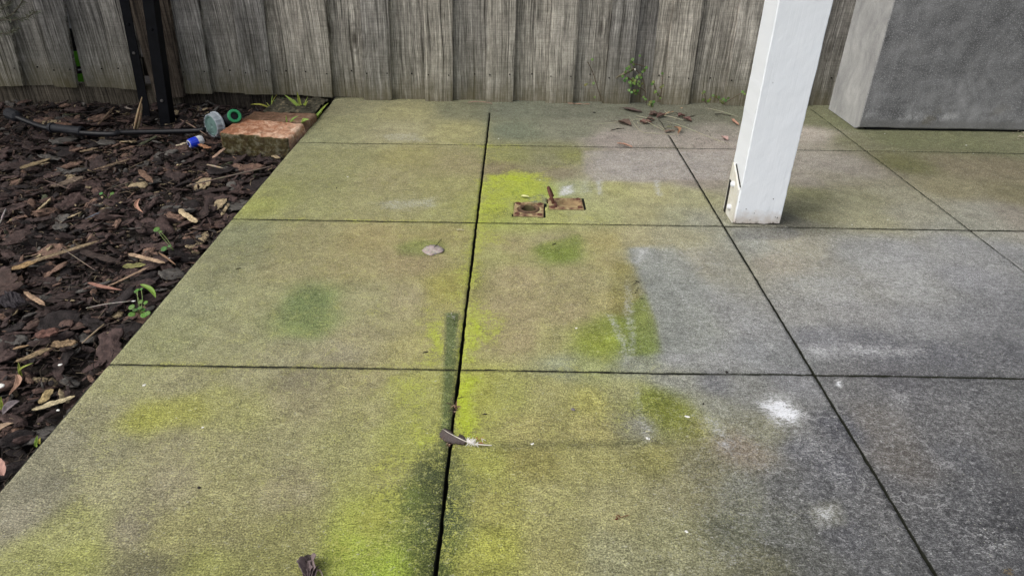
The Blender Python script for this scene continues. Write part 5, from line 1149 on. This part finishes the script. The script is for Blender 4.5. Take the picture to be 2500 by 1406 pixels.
for q in CH:
    if q[4]: chip(q[0],q[1],q[2],q[3],q[4],name='wood_stick' if 'stick' in q[4] else 'bark_chip',cat='stick' if 'stick' in q[4] else 'bark chip')
# upright splinter
a=G(330,316,-.03);b_=G(348,236,Y=a.y-.01);us=empty('wood_splinter',tuple(a),'upright splintered stick of pale wood beside the steel bars','wood splinter')
for k in range(9):
    o_=Vector((random.uniform(-.010,.010),random.uniform(-.006,.006),0));t_=random.uniform(.55,1.)
    rod('strand',[a+o_,a.lerp(b_,t_*.5)+o_*.9,a.lerp(b_,t_)+o_*.5],.0030,'','',(.30,.21,.12) if k%3 else (.42,.32,.2),parent=us,jit=.3)
LF=[((343,488),(350,522),.011,(.48,.27,.19),.12,'pinkish gum leaf lying lengthwise in the middle of the mulch'),((215,694),(300,712),.012,(.30,.155,.115),.06,'long reddish leaf above the weed clump'),
((44,918),(24,968),.011,(.42,.26,.18),-.14,'curved tan gum leaf beside the left grass blades'),((50,982),(8,1016),.018,(.24,.20,.20),.05,'grey dead leaf at the left frame edge'),
((36,1036),(-25,1090),.020,(.52,.38,.26),.22,'large cream-pink curved leaf cut by the left frame edge'),((12,1165),(-20,1120),.020,(.42,.25,.20),.0,'pink leaf at the left frame edge beside the slab'),
((32,856),(74,846),.008,(.34,.23,.13),.1,'small tan leaf above the tan split stick'),((388,620),(430,650),.006,(.26,.16,.1),.0,'narrow brown leaf under the long-stalked seedling'),((310,262),(326,270),.01,(.40,.33,.28),.2,'pale curled leaf left of the steel bars')]
for a_,b2,w_,c_,bd,l in LF: ribbon_leaf('gum_leaf',G(*a_,-.012),G(*b2,-.012),w_*.85,l,'leaf',tuple(q*.85 for q in c_),'dead leaves in the mulch',bd,.35,.003,.8,rag=.15)
for p,r,l,c_ in (([(455,454,-.014),(560,430,-.010),(672,404,-.004)],.0022,'long grey-brown twig reaching from the mulch to the slab',(.19,.15,.12)),([(505,402,-.01),(545,411,-.012)],.0028,'short pale twig behind the long grey-brown twig',(.34,.26,.19)),
    ([(440,292,-.006),(470,308,.0),(505,331,.002)],.0022,'thin twig leaning on the clear cap',(.20,.14,.10)),([(210,752,-.01),(260,742,-.008),(320,735,-.006)],.0010,'fine pale stalk left of the weed clump',(.42,.38,.32)),
    ([(200,838,-.012),(255,790,-.004)],.0016,'pair of thin sticks slanting in the lower mulch',(.34,.25,.16)),([(262,462,-.01),(330,440,-.006)],.0009,'hair-thin stalk beside the two-leaved seedling',(.25,.19,.14)),([(0,545,-.008),(14,510,.006)],.0022,'grey twig at the left frame edge',(.3,.27,.24)),
    ([(108,440,-.006),(172,462,-.008)],.0012,'thin dark twig over the grey-tan wood piece',(.14,.10,.08)),([(150,605,-.008),(232,660,-.01)],.001,'fine brown stalk crossing the long tan stick',(.2,.15,.12))):
    rod('twig',[G(*q) for q in p],r,l,'twig',c_,'twigs lying in the mulch')
fleck(147,890,.0050,'bright white flake in the lower left mulch','w',-.014);fleck(2,942,.0105,'large white flake at the left frame edge','w',-.012);fleck(142,1001,.0036,'small white fleck near the pale driftwood stick','w',-.014)
fleck(326,735,.0040,'white pointed flake above the weed clump','w',-.008);fleck(413,590+40,.0026,'tiny cream fleck at the root of the long-stalked seedling','w',-.012)
